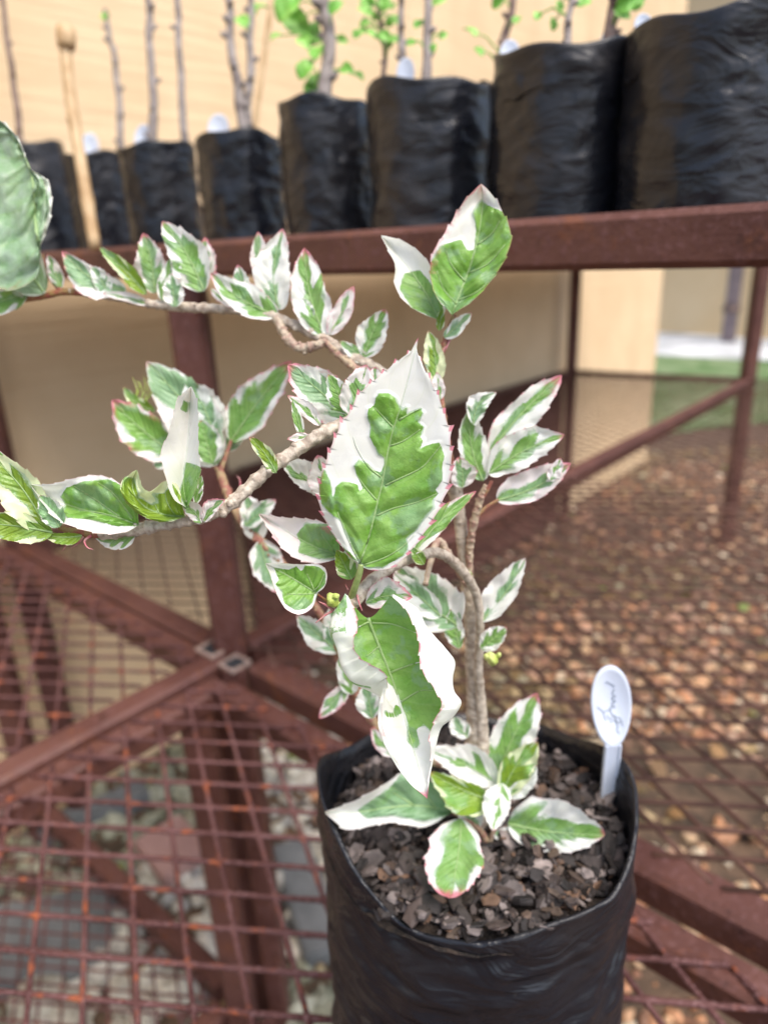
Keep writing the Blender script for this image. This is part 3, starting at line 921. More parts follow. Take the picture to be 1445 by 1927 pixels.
def spoon(px, py, d, hpx, wpx, tilt, label, handle, group="white spoon tags in the bags", name="plant_tag", hl=None, ink=False, hw=.2):
    """plastic spoon stuck in the soil handle down. (px,py): middle of the bowl; returns the root"""
    c = at(px, py, d)
    upv = (UP*math.cos(tilt) + RT*math.sin(tilt)).normalized()
    nr = (-FWD + UP*.12).normalized(); sd_ = upv.cross(nr).normalized(); nr = sd_.cross(upv).normalized()
    H, Wd = hpx*d/FPX/2, wpx*d/FPX/2
    o = empty(name, c - upv*H, label, "plant tag", group)
    V, F = [], []
    nr_, nf = 14, 40
    for layer in (0, 1):
        for k in range(nr_+1):
            for i in range(nf):
                a = 2*math.pi*i/nf; q = k/nr_
                x = math.cos(a)*Wd*q; y = math.sin(a)*H*q
                x *= 1 + .10*math.sin(a)*q         # egg shape
                depth = -(.30*Wd)*(1 - min(1, q/.86)**2) if layer == 0 else -(.30*Wd)*(1 - min(1, q/.95)**2) - .0011
                if layer == 0 and q > .86: depth = .0006*math.sin((q-.86)/.14*math.pi)
                V.append(c + sd_*x + upv*y + nr*depth)
    for layer in (0, 1):
        b0 = layer*(nr_+1)*nf
        for k in range(nr_):
            for i in range(nf):
                a_ = b0+k*nf+i; b_ = b0+k*nf+(i+1) % nf
                F.append((a_, a_+nf, b_+nf, b_) if layer == 0 else (a_, b_, b_+nf, a_+nf))
    b1 = (nr_+1)*nf
    for i in range(nf):
        j = (i+1) % nf
        F.append((nr_*nf+i, b1+nr_*nf+i, b1+nr_*nf+j, nr_*nf+j))
    link("bowl", mesh("bowl", V, F), M['spoon'], o)
    # handle: ribbed strip from the bowl's lower end into the soil
    a = c - upv*H*.93 - nr*.0004; b = handle
    m2 = MB(); m2.box(a, b, Wd*2*hw, .0022, up=nr); m2.build("handle", M['spoon'], o, False)
    for s_ in (-1, 1):
        m3 = MB(); off = (b-a).normalized().cross(nr).normalized()*s_*Wd*hw*.82 + nr*.0013
        m3.box(a+off, b+off, .0014, .0016, up=nr); m3.build("handle_rib", M['spoon'], o, False)
    if ink:
        m4 = MB()
        K = 120/889.
        strokes = [[(372, 330), (430, 350), (505, 395)], [(505, 430), (478, 500), (520, 540), (470, 575), (525, 610), (468, 645), (515, 690), (450, 700), (455, 745)],
                   [(255, 680), (300, 715), (345, 760), (365, 830), (385, 880)], [(345, 765), (400, 745), (450, 735), (470, 790), (520, 830), (590, 850), (605, 940)],
                   [(520, 800), (520, 880), (545, 950), (530, 1000), (558, 1045)], [(440, 910), (500, 870), (560, 900), (590, 880)], [(400, 800), (440, 860), (480, 830)]]
        for st in strokes:
            pp = []
            for x, y in crom(st, 6):
                X, Y = 1090 + x*K, 1240 + y*K
                # drop the ink on the concave bowl
                p = at(X, Y, d); u_ = (p-c).dot(sd_); v_ = (p-c).dot(upv)
                q = min(1, math.hypot(u_/Wd, v_/H)/.86)
                pp.append(c + sd_*u_ + upv*v_ + nr*(-(.30*Wd)*(1-q*q) + .0003))
            m4.tube(pp, .00026, 6)
        m4.build("handwriting", M['ink'], o)
    return o
sp = onz(1141, 1494, SOIL + .004)
sp_d = proj(sp)[2]
spoon(1150, 1330, sp_d - .018, 156, 76, -.04, "white plastic spoon tag with faded handwriting, stuck upright in the bark chips", sp - UP*.012, group=None, ink=True, hw=.42)
for (x, y, b, lab) in ((168, 268, bB, "white tag in the small low bag beside the bamboo stake"), (270, 252, bC, "white tag at the left of the two-stemmed bag"),
                       (411, 232, bD, "white tag left of the forked stems"), (763, 126, bF, "white tag left of the middle of the matt black bag"),
                       (959, 92, bH, "white tag on the left shoulder of the tall creased bag"), (1210, 36, bI, "white tag on the left shoulder of the largest shiny bag"),
                       (1145, 66, bH, "white tag at the foot of the thick brown stem")):
    d_ = bd(b, .02); h_ = 64 if x < 1000 else 50
    wp = {168: 36, 270: 34, 411: 40, 763: 34, 959: 38, 1210: 34, 1145: 30}[x]
    spoon(x, y+14, d_, h_, wp, .05, lab, at(x-1, y+105, d_), group="white spoon tags in the bags")

# ================================================================== THE PLANT
plant = empty("variegated_shrub", Vector((POT.x, POT.y, SOIL)), "small woody shrub with white, green and pink jagged leaves growing in the nearest black bag", "shrub")

def twig(pts, name="branch", k=12, lump=.35, young=0.0, node=14, seg=None, mat=None, parent=None):
    """pts: (px, py, depth, radius px)"""
    P = crom(pts, 30)
    C = [at(p[0], p[1], p[2]) for p in P]
    s = [0]
    for i in range(1, len(C)): s.append(s[-1] + (C[i]-C[i-1]).length)
    mb = MB(); rad = []
    for i, p in enumerate(P):
        r = p[3]*p[2]/FPX
        # leaf scars: raised rings at irregular spacing
        q = s[i]*1000/ (max(node, 1)*.5)
        q += 1.1*noise.noise(Vector((s[i]*90, P[0][0], 2)))
        ring = max(0, math.cos(q*2*math.pi))**4
        rad.append(r*(.95 + (.03 + lump*.40)*ring*(node > 0) + lump*.30*noise.noise(C[i]*260)))
    # denser sampling along the branch for the rings
    mb.tube(C, rad, k, True, lump*.7, 420.0)
    if node and lump > .2:
        rr = random.Random(int(P[0][0]*7+P[0][1]))
        for i in range(4, len(C)-3, 9):
            if rr.random() < .5:
                a = rr.uniform(0, 6.28); d = (C[i+1]-C[i-1]).normalized(); n_ = (UP*math.cos(a) - FWD*abs(math.sin(a))).normalized()
                n_ = (n_ - d*n_.dot(d)).normalized(); r = rad[i]
                mb.tube([C[i]+n_*r*.5, C[i]+n_*r*1.12, C[i]+n_*r*1.38], [r*.62, r*.50, r*.26], 8)
    me = mesh(name, mb.v, mb.f)
    at_ = me.attributes.new("young", 'FLOAT', 'POINT'); at_.data.foreach_set('value', [young]*len(mb.v))
    o = link(name, me, mat or M['bark'], parent or plant)
    return o

def seg_dist(P, poly):
    """signed distance (px) of points to a closed polygon, positive inside"""
    P = np.asarray(P, float); Q = np.asarray(poly, float); Rn = np.roll(Q, -1, 0)
    best = np.full(len(P), 1e9); inside = np.zeros(len(P), bool)
    for a, b in zip(Q, Rn):
        ab = b-a; t = np.clip(((P-a) @ ab)/max(ab @ ab, 1e-9), 0, 1)
        best = np.minimum(best, np.linalg.norm(P-(a+t[:, None]*ab), axis=1))
        cond = ((a[1] > P[:, 1]) != (b[1] > P[:, 1]))
        with np.errstate(divide='ignore', invalid='ignore'):
            xi = (b[0]-a[0])*(P[:, 1]-a[1])/(b[1]-a[1]) + a[0]
        inside ^= cond & (P[:, 0] < xi)
    return np.where(inside, best, -best)

def build_leaf(X, Y, D, A, Tt, G, PK, mat, midr=2.2, veins=(), label=None, LI=None):
    """grid arrays (rows = along, cols = across) -> one leaf mesh with its attributes; veins are ridges in the same mesh"""
    nr, nc = X.shape
    V = [at(X[i, j], Y[i, j], D[i, j]) for i in range(nr) for j in range(nc)]
    F = [(i*nc+j, i*nc+j+1, (i+1)*nc+j+1, (i+1)*nc+j) for i in range(nr-1) for j in range(nc-1)]
    lv = np.stack([A, Tt, G], -1).reshape(-1, 3); pk = PK.reshape(-1); vi = np.zeros(nr*nc) if LI is None else LI.reshape(-1)
    mb = MB(); mb.v = V; mb.f = F
    mid = nc//2
    def ridge(path, r0, r1):
        n0 = len(mb.v); C = [at(p[0], p[1], p[2]) for p in path]
        n = len(C)
        mb.tube(C, [(r0+(r1-r0)*i/max(1, n-1))*path[i][2]/FPX for i in range(n)], 6, True)
        for p_ in path:
            k_ = int(np.argmin(np.hypot(flat[:, 0]-p_[0], flat[:, 1]-p_[1])))
            rg.extend([float(G.reshape(-1)[k_])]*6)
        return len(mb.v)-n0
    add = 0; rg = []
    flat = np.stack([X.reshape(-1), Y.reshape(-1)], 1)
    path = [(X[i, mid], Y[i, mid], D[i, mid]) for i in range(0, nr, max(1, nr//24))]
    add += ridge(path[:-1], midr, midr*.22)
    flat = np.stack([X.reshape(-1), Y.reshape(-1)], 1); Df = D.reshape(-1); Af = A.reshape(-1)
    for vn in veins:
        pth = []
        for x, y in crom(vn, 5):
            dd = np.hypot(flat[:, 0]-x, flat[:, 1]-y) + (np.abs(Af) > .55)*40*(1 if len(vn) and mat is None else 0)
            idx = np.argsort(dd)[:4]; wgt = 1/(dd[idx]+.5)
            pth.append((x, y, float((Df[idx]*wgt).sum()/wgt.sum()) - .0002))
        add += ridge(pth, midr*.62, midr*.18)
    lv = np.r_[lv, np.stack([np.zeros(add), np.full(add, .5), np.array(rg)], 1)]; pk = np.r_[pk, np.zeros(add)]; vi = np.r_[vi, np.ones(add)]
    me = mesh("leaf", mb.v, mb.f)
    a = me.attributes.new("lv", 'FLOAT_VECTOR', 'POINT'); a.data.foreach_set('vector', lv.astype(np.float32).reshape(-1))
    a = me.attributes.new("lk", 'FLOAT', 'POINT'); a.data.foreach_set('value', pk.astype(np.float32))
    a = me.attributes.new("li", 'FLOAT', 'POINT'); a.data.foreach_set('value', vi.astype(np.float32))
    o = link("leaf", me, mat, plant)
    if label: o['label'] = label
    return o

def nz(x, y, z): return noise.noise(Vector((x, y, z)))

def sector_field(a, t, seed, amt):
    """green field of a sectored variegated leaf: amt 0 (all white) .. 1 (all green)"""
    r = random.Random(int(seed*1000)); ext = {}
    for s_ in (-1, 1):
        for k in range(-4, 9): ext[(s_, k)] = min(1.3, max(-.1, r.gauss(amt, .26)))
    s_ = -1 if a < 0 else 1
    c = (t - .28*abs(a))*6.5
    k = math.floor(c); f = c-k
    e0, e1 = ext[(s_, max(-4, min(8, k)))], ext[(s_, max(-4, min(8, k+1)))]
    w_ = min(1, max(0, (f-.8)/.2))
    e = e0*(1-w_) + e1*w_
    return (e - abs(a))*1.5 + .25*nz(a*4+seed, t*5, seed)

def leaf(b, tip, db, dt, wl, wr, green=.55, bend=0.0, style='leaf', cup=.34, wave=.15, seed=None, teeth=8, pink=.0, curl=0.0, roundb=.55, pet=None, n=56, kc=9, tooth=.07, label=None, acum=.85, droop=0.0):
    """b, tip: picture points; db, dt: distances there; wl, wr: half widths in px (left/right of the rib when the tip is up)"""
    seed = seed if seed is not None else (b[0]*.37 + b[1]*.11 + tip[0]*.05) % 97
    bx, by = b; tx, ty = tip
    L = math.hypot(tx-bx, ty-by); ux, uy = (tx-bx)/L, (ty-by)/L; nx, ny = -uy, ux    # n points to the right when the tip is up
    nc = 2*kc+1
    X = np.zeros((n+1, nc)); Y = X.copy(); D = X.copy(); A = X.copy(); Tt = X.copy(); G = X.copy(); PK = X.copy()
    def prof(t): return (max(t, 0)**roundb)*(max(1-t, 0)**acum)
    tm = roundb/(roundb+acum); pm = prof(tm)
    S = (db+dt)/2/FPX
    for i in range(n+1):
        t = i/n
        w0 = prof(t)/pm
        mx = bx + ux*L*t + nx*bend*math.sin(math.pi*t); my = by + uy*L*t + ny*bend*math.sin(math.pi*t)
        dm = db + (dt-db)*t + droop*S*L*(t*t - t)
        for j in range(nc):
            a = (j-kc)/kc
            hw = (wr if a > 0 else wl)*w0
            hw *= 1 + .20*nz(t*3.2, seed, 1 if a > 0 else 5) + .10*nz(t*9, seed, 2 if a > 0 else 6)
            sg_ = 1 if a > 0 else 4
            fr = (t*teeth + (.3 if a > 0 else 0)) % 1
            tt = tooth*1.7*(wl+wr)*.5*(fr**2.6)*min(1, t*5)*min(1, (1-t)*8)*(.5 + abs(nz(math.floor(t*teeth)*2.3, seed, sg_))*1.5)
            ed = max(0, (abs(a)-.7)/.3)**2
            off = hw*abs(a) + tt*ed
            sg = 1 if a > 0 else -1
            # lamina sweeps towards the tip a little, like the side veins do
            along = .10*hw*abs(a)*(1-t) + tt*ed*.9 + .18*hw*abs(a)*nz(t*5, seed+3, sg)
            x = mx + nx*sg*off + ux*along; y = my + ny*sg*off + uy*along
            d = dm - cup*hw*S*abs(a)**1.6 + wave*hw*S*3*abs(a)*nz(t*5+seed, a*1.5, seed*.3)
            d -= .05*hw*S*math.cos(((t-.30*abs(a))*6.5)*2*math.pi)*abs(a)*(1-abs(a))*3
            if curl: d -= curl*S*(wl+wr)*.5*max(0, t-.55)**2*4
            X[i, j], Y[i, j], D[i, j], A[i, j], Tt[i, j] = x, y, d, a, t
            G[i, j] = sector_field(a, t, seed, green)
            PK[i, j] = pink*(max(0, t-.7)*2.2 + max(0, abs(a)-.55)*1.2 + .8*max(0, nz(a*2, t*3, seed+4))) + (.5 if abs(a) > .95 and fr > .68 else 0) + max(0, t-.88)*7
    o = build_leaf(X, Y, D, A, Tt, G, PK, M[style], midr=min(3.0, .9 + L*.008), label=label)
    if pet:
        twig([(bx + ux*2, by + uy*2, db, 2.6)] + [(p[0], p[1], p[2], 3.0) for p in pet], "petiole", 8, .0, pet[0][3] if len(pet[0]) > 3 else .8, 0)
    return o

def outline_leaf(Lp, Mp, Rp, depth, style, greens, n=150, kc=20, teethL=14, teethR=14, tooth=4.0, seed=1.0, pkf=None, veins=(), midr=3.2, quilt=1.0, soft=11., label=None, amt=.6):
    """leaf from its measured left edge, rib and right edge (all base -> tip); depth(t, a) gives the distance"""
    Lq, Mq, Rq = resample(Lp, n+1), resample(Mp, n+1), resample(Rp, n+1)
    nc = 2*kc+1
    X = np.zeros((n+1, nc)); Y = X.copy(); D = X.copy(); A = X.copy(); Tt = X.copy(); PK = X.copy()
    for i in range(n+1):
        t = i/n
        i0, i1 = max(0, i-1), min(n, i+1)
        for j in range(nc):
            a = (j-kc)/kc
            E_ = Rq if a > 0 else Lq
            e = E_[i]; m_ = Mq[i]
            tg = E_[i1]-E_[i0]; tg = tg/max(1e-6, np.linalg.norm(tg))
            out = e-m_; out = out/max(1e-6, np.linalg.norm(out))
            te = teethR if a > 0 else teethL
            fr = (t*te) % 1
            # teeth vary in size
            sz = tooth*(.6 + .9*abs(nz(math.floor(t*te)*1.7, seed, 2)))*(.55 + .6*t)
            tt = sz*fr**3*min(1, t*4)*min(1, (1-t)*22)
            ed = max(0, (abs(a)-.86)/.14)**1.6
            p = m_ + (e-m_)*abs(a) + (tg*.75 + out*1.15)*tt*ed
            X[i, j], Y[i, j] = p[0], p[1]
            A[i, j], Tt[i, j] = a, t
            D[i, j] = depth(t, a)
            PK[i, j] = (pkf(t, a) if pkf else 0)
    P = np.stack([X.reshape(-1), Y.reshape(-1)], 1)
    if greens is None: G = np.array([sector_field(a, t, seed, amt) for a, t in zip(A.reshape(-1), Tt.reshape(-1))]).reshape(X.shape)
    else:
        sds = [seg_dist(P, g_) for g_ in greens]
        G = (np.max(sds, axis=0)/soft).reshape(X.shape)
    LI = None
    # quilting: lamina rises between the measured veins
    if veins:
        segs = []
        for vn in list(veins) + [Mp]:
            q = crom(vn, 5)
            segs += list(zip(q[:-1], q[1:]))
        dv = np.full(len(P), 1e9)
        for a_, b_ in segs:
            ab = b_-a_; tt = np.clip(((P-a_) @ ab)/max(ab @ ab, 1e-9), 0, 1)
            dv = np.minimum(dv, np.linalg.norm(P-(a_+tt[:, None]*ab), axis=1))
        dv = dv.reshape(X.shape); LI = np.clip(.78 - dv/4.2, 0, 1)
        gq = np.clip(G*.8 + .5, .12, 1)
        D -= gq*quilt*.0024*np.clip(dv/18, 0, 1)**.7*np.clip((1-np.abs(A))*5, 0, 1)
        for i in range(X.shape[0]):
            for j in range(X.shape[1]):
                D[i, j] -= gq[i, j]*quilt*.0010*nz(X[i, j]*.035, Y[i, j]*.035, seed)*min(1, (1-abs(A[i, j]))*4)
    return build_leaf(X, Y, D, A, Tt, G, PK, M[style], midr, veins, label, LI)

# ---- hero leaf 1
def c4(l): return [(450+x*.346, 600+y*.346) for x, y in l]
tipH = (977, 98)
Lh = c4([(655, 1335), (620, 1310), (560, 1240), (500, 1150), (450, 1050), (436, 960), (446, 860), (472, 785), (492, 718), (520, 652), (560, 565), (606, 500), (650, 412), (742, 328), (828, 258), (884, 212), (922, 190), (948, 150), (962, 125), tipH])
Mh = c4([(655, 1330), (700, 1210), (745, 1030), (780, 880), (805, 740), (835, 610), (880, 470), (915, 340), (945, 220), tipH])
Rh = c4([(655, 1340), (700, 1362), (775, 1366), (850, 1340), (930, 1262), (1000, 1172), (1060, 1080), (1110, 980), (1140, 890), (1152, 800), (1150, 700), (1138, 595), (1115, 520), (1088, 440), (1046, 350), (1008, 275), (980, 215), (966, 165), (970, 130), tipH])
g1 = c4([(760, 405), (810, 403), (850, 430), (868, 470), (885, 500), (915, 478), (908, 520), (985, 488), (1000, 510), (972, 560), (1000, 590), (988, 640), (1000, 660), (985, 705), (1045, 680), (1088, 672), (1102, 700), (1117, 745), (1105, 800), (1102, 880), (1068, 928), (1082, 950), (1050, 985), (1055, 1025), (1000, 1090), (960, 1150), (905, 1195), (918, 1240), (895, 1285), (850, 1312), (780, 1352), (690, 1352), (660, 1325), (625, 1270), (598, 1200), (560, 1110), (530, 1040), (515, 970), (527, 912), (560, 885), (600, 888), (640, 900), (655, 935), (675, 925), (642, 850), (625, 800), (650, 765), (700, 790), (730, 822), (772, 835), (788, 790), (788, 755), (760, 738), (735, 690), (710, 640), (717, 590), (698, 530), (702, 488), (735, 470), (742, 430)])
g2 = c4([(460, 810), (495, 880), (508, 960), (535, 1040), (555, 1095), (500, 1062), (450, 1005), (434, 940), (445, 860)])
g3 = c4([(565, 1240), (610, 1275), (645, 1318), (600, 1300), (572, 1270)])
vh = [c4([(795, 905), (870, 870), (990, 810), (1050, 745), (1095, 690)]), c4([(748, 1070), (840, 1030), (960, 1000), (1075, 950)]), c4([(680, 1338), (790, 1300), (880, 1245), (960, 1170)]),
      c4([(745, 985), (690, 920), (640, 850)]), c4([(655, 1320), (600, 1210), (535, 1050)]), c4([(832, 585), (780, 530), (735, 480)]), c4([(870, 550), (940, 510), (995, 485)]),
      c4([(825, 690), (900, 660), (985, 600)]), c4([(770, 860), (700, 800), (640, 700), (620, 640)])]
def dH1(t, a):
    d = .281 - .017*t + .002*math.sin(t*3.1)
    d += -.0050*abs(a)**2*math.sin(math.pi*min(1, t*1.05)) + .0014*abs(a)*nz(t*6, a, 3)
    if a < -.8: d += .004*(-a-.8)/.2*math.exp(-((t-.22)/.12)**2)
    return d
outline_leaf(Lh, Mh, Rh, dH1, 'leaf_hero', [g1, g2, g3], 290, 30, 17, 15, 13, 2.0, lambda t, a: max(0, t-.95)*32 + (.0 if abs(a) < .965 else .1 + .9*((t*(15 if a > 0 else 17)) % 1 > .7)), vh, 3.4, label="largest upright leaf, white with a green centre and pink teeth")
twig([(680, 1062, .281, 6.2), (676, 1080, .283, 6.5), (668, 1105, .287, 7), (661, 1125, .292, 7)], "petiole", 12, .05, .35, 0, mat=mat_simple("green_petiole", (.24, .32, .10), (.34, .42, .16), 300, .5, .3, .0006))

# ---- hero leaf 2: drooping, both margins rolled forwards
rows = [
 ((655, 1122), (652, 1119), (693, 1163), (736, 1120), (739, 1124)),
 ((668, 1150), (628, 1156), (699, 1180), (782, 1146), (762, 1145)),
 ((672, 1180), (621, 1190), (709, 1205), (800, 1180), (781, 1180)),
 ((664, 1212), (636, 1226), (721, 1235), (834, 1218), (789, 1212)),
 ((676, 1237), (644, 1258), (732, 1262), (855, 1246), (790, 1242)),
 ((700, 1252), (664, 1286), (743, 1292), (851, 1278), (797, 1266)),
 ((722, 1266), (698, 1296), (753, 1325), (853, 1302), (818, 1297)),
 ((728, 1290), (721, 1300), (762, 1352), (866, 1324), (832, 1326)),
 ((719, 1322), (716, 1330), (770, 1382), (850, 1352), (822, 1348)),
 ((719, 1368), (716, 1374), (779, 1412), (829, 1372), (809, 1384)),
 ((738, 1420), (735, 1421), (788, 1445), (817, 1418), (812, 1424)),
 ((770, 1470), (768, 1470), (797, 1476), (808, 1466), (806, 1468)),
 ((803, 1502), (803, 1502), (803, 1503), (804, 1502), (804, 1502))]
dep = [(.272, .273, .282, .271, .269), (.268, .273, .283, .272, .266), (.264, .271, .283, .271, .263), (.262, .270, .282, .269, .261), (.261, .269, .281, .268, .260),
       (.260, .268, .280, .267, .259), (.260, .267, .278, .266, .259), (.262, .266, .276, .265, .258), (.264, .266, .274, .265, .259), (.265, .266, .272, .265, .262),
       (.265, .266, .270, .266, .264), (.266, .266, .268, .266, .266), (.266, .266, .266, .266, .266)]
n, per = 130, 9
RR = np.array([[list(p)+[d] for p, d in zip(r_, d_)] for r_, d_ in zip(rows, dep)])          # 13 x 5 x 3
colsA = [crom(RR[:, k], 10) for k in range(5)]
nn = len(colsA[0]); nc = 4*per+1
X = np.zeros((nn, nc)); Y = X.copy(); D = X.copy(); A = X.copy(); Tt = X.copy(); PK = X.copy()
for i in range(nn):
    t = i/(nn-1)
    ctrl = np.array([colsA[k][i] for k in range(5)])
    # serrated free edges
    for k, te, sgn in ((0, 15, 1), (4, 13, -1)):
        fr = (t*te) % 1
        tg = colsA[k][min(nn-1, i+1)][:2]-colsA[k][max(0, i-1)][:2]; tg = tg/max(1e-6, np.linalg.norm(tg))
        amp_ = 9*fr**1.8*min(1, (1-t)*8)*(.5 + abs(nz(math.floor(t*te), k, 3))*1.6)
        ctrl[k][:2] += tg*amp_*.8 + np.array([sgn*amp_*.8, 0])
    row = crom(ctrl, per)
    for j in range(nc):
        a = -1 + 2*j/(nc-1)
        X[i, j], Y[i, j] = row[j][0], row[j][1]
        D[i, j] = row[j][2] - .0011*nz(row[j][0]*.045, row[j][1]*.045, 7) + .0010*math.sin(t*40 + 3*a)*abs(a)*(1-abs(a))
        A[i, j] = a; Tt[i, j] = t
        PK[i, j] = (.35 + .6*((t*14) % 1 > .45) if abs(a) > .945 else 0) + .55*max(0, nz(row[j][0]*.03, row[j][1]*.03, 2))*(abs(a) > .5) + max(0, t-.93)*22
g5 = [(646, 1116), (693, 1163), (738, 1114), (790, 1140), (812, 1200), (815, 1240), (840, 1290), (842, 1330), (812, 1378), (797, 1364), (783, 1372), (790, 1398), (782, 1412), (768, 1396), (768, 1362), (758, 1330), (742, 1295), (725, 1280), (690, 1268), (650, 1245), (640, 1215), (640, 1180), (625, 1150)]
g6 = [(724, 1338), (740, 1342), (742, 1328), (752, 1326), (756, 1342), (742, 1350), (726, 1350)]
P = np.stack([X.reshape(-1), Y.reshape(-1)], 1)
G = (np.maximum(seg_dist(P, g5), seg_dist(P, g6))/10).reshape(X.shape)
G = np.where(np.abs(A) < .49, G, np.minimum(G, -(np.abs(A)-.49)*8))
outer_green = (A < 0) & (np.abs(A) > .46) & (((np.abs(A) < .86) & (Y < 1192)) | ((np.abs(A) < .66) & (Y < 1225)) | ((np.abs(A) < .6) & (Y > 1262) & (Y < 1310) & (X < 700)))
G = np.where(outer_green, .03 + .10*np.sin(Y*.09), G)
v2 = [[(694, 1170), (675, 1180), (655, 1195)], [(700, 1172), (740, 1175), (785, 1192)], [(735, 1265), (775, 1250), (795, 1245)], [(755, 1320), (790, 1300), (815, 1300)], [(715, 1215), (690, 1235)]]
build_leaf(X, Y, D, A, Tt, G, PK, M['leaf_hero'], 3.6, v2, label="drooping leaf with green centre and rolled white margins edged in pink")

# ---- hero leaf 3: small heart leaf
L3 = [(597, 1119), (590, 1140), (575, 1153), (555, 1155), (535, 1142), (520, 1115), (510, 1085), (500, 1060)]
M3 = [(597, 1117), (570, 1100), (540, 1082), (500, 1060)]
R3 = [(597, 1116), (610, 1105), (616, 1085), (610, 1068), (595, 1061), (565, 1062), (530, 1060), (500, 1060)]
outline_leaf(L3, M3, R3, lambda t, a: .278 - .004*t - .004*abs(a)**1.5 + .0015*nz(t*4, a*2, 8), 'leaf_hero',
             [[(592, 1118), (612, 1100), (613, 1078), (600, 1066), (575, 1064), (568, 1075), (558, 1066), (545, 1072), (515, 1068), (525, 1090), (518, 1100), (530, 1112), (535, 1135), (555, 1148), (575, 1146), (588, 1135)]],
             70, 14, 6, 6, 1.6, 5.0, lambda t, a: .5*max(0, abs(a)-.8)*4 + .35*max(0, nz(t*6, a*3, 1)), [[(594, 1116), (575, 1118), (540, 1118)], [(592, 1112), (585, 1095), (578, 1080)], [(590, 1113), (602, 1100), (610, 1080)]], 2.2, .5, label="small heart-shaped green leaf with a thin pink edge")
twig([(597, 1118, .278, 2.4), (608, 1126, .281, 2.4), (622, 1134, .285, 3), (650, 1138, .292, 4)], "petiole", 8, .05, 1.0, 0)
# buds
def bud(px, py, d, w_, h_, rot=0.0, name="bud"):
    c = at(px, py, d); ax = (UP*math.cos(rot) + RT*math.sin(rot))
    mb = MB(); n = 12; pts, rad = [], []
    for i in range(n+1):
        t = i/n; pts.append(c + ax*((t-.5)*h_*d/FPX)); rad.append(max(1e-4, w_*.5*d/FPX*math.sin(math.pi*(.06+.88*t))**.7))
    mb.tube(pts, rad, 14, True, .45, 500)
    return mb.build(name, M['bud'], plant)
bud(626, 1129, .279, 22, 30, -.6); bud(632, 1122, .277, 12, 14, 1.2); bud(640, 1140, .28, 12, 20, -.9)
bud(926, 1240, .355, 26, 20, 1.2); bud(938, 1233, .354, 10, 12, .6); bud(916, 1236, .355, 14, 14, 0.2)

# ---- stems
twig([(905, 1570, .420, 15), (900, 1490, .412, 18), (897, 1420, .405, 22), (897, 1375, .400, 21), (895, 1320, .394, 18), (890, 1250, .386, 15), (885, 1170, .377, 13.5), (877, 1080, .368, 13), (868, 1000, .360, 12.5), (860, 930, .353, 11.5), (852, 890, .349, 9)], "trunk", 18, .12, 0)
twig([(908, 1415, .398, 13), (907, 1370, .394, 12), (905, 1320, .387, 9.5), (900, 1260, .377, 9), (903, 1180, .365, 8.5), (896, 1120, .355, 9), (868, 1072, .340, 10), (830, 1042, .326, 10), (795, 1044, .316, 10.5), (745, 1062, .306, 11.5), (700, 1092, .298, 12), (672, 1125, .293, 14), (655, 1150, .292, 9)], "branch", 16, .12, 0)
twig([(800, 1100, .33, 5), (822, 1020, .345, 7), (845, 1046, .35, 7.5), (880, 1100, .358, 8)], "branch", 12, .35, .35)
twig([(884, 1100, .366, 6), (883, 1040, .360, 7.5), (888, 1000, .354, 8), (896, 965, .350, 8), (905, 935, .347, 7), (914, 912, .345, 4)], "branch", 12, .3, .45)
twig([(893, 975, .351, 5), (915, 955, .349, 4), (938, 940, .347, 3.4)], "petiole", 8, .05, .9, 0)
twig([(902, 945, .348, 4.5), (915, 925, .346, 4), (925, 905, .344, 3.4)], "petiole", 8, .05, .9, 0)
# the sharp left branch
twig([(858, 935, .352, 11), (820, 850, .335, 12), (740, 790, .315, 13), (640, 800, .298, 13), (560, 846, .290, 12.5), (500, 888, .286, 12.5), (440, 943, .283, 13), (385, 972, .281, 12.5), (330, 982, .280, 12.5), (270, 994, .280, 13), (205, 1004, .280, 12), (185, 1001, .280, 9)], "branch", 18, .36, .0, 12)
twig([(195, 1002, .280, 11), (165, 1003, .280, 9), (135, 999, .279, 7), (112, 992, .278, 5)], "branch", 12, .2, .95)
# top branch (behind the focus)
twig([(852, 900, .350, 9), (825, 800, .350, 9), (775, 740, .352, 9), (720, 700, .354, 10), (650, 664, .357, 11), (605, 636, .360, 10), (520, 598, .366, 9), (450, 584, .370, 9), (330, 577, .376, 9), (285, 572, .378, 8), (215, 560, .380, 7), (130, 548, .382, 6)], "branch", 14, .35, .05)
twig([(240, 563, .380, 6.5), (130, 549, .382, 7), (70, 560, .384, 6), (-60, 575, .386, 6)], "branch", 12, .1, 1.0)
twig([(120, 552, .382, 6), (95, 520, .382, 5), (78, 480, .382, 5)], "petiole", 10, .1, .95, 0)
twig([(520, 600, .365, 8), (540, 635, .360, 9), (565, 655, .357, 9), (600, 648, .356, 9), (612, 636, .357, 6)], "branch", 12, .5, .3)
twig([(604, 636, .358, 6), (640, 670, .355, 7), (665, 690, .352, 8), (712, 722, .35, 7)], "branch", 12, .4, .55)
# upper right shoot
twig([(852, 895, .348, 8), (835, 800, .344, 8), (828, 740, .341, 7), (826, 690, .339, 6.5), (838, 640, .337, 6), (850, 605, .335, 4.5), (856, 592, .334, 3)], "branch", 12, .2, .85)
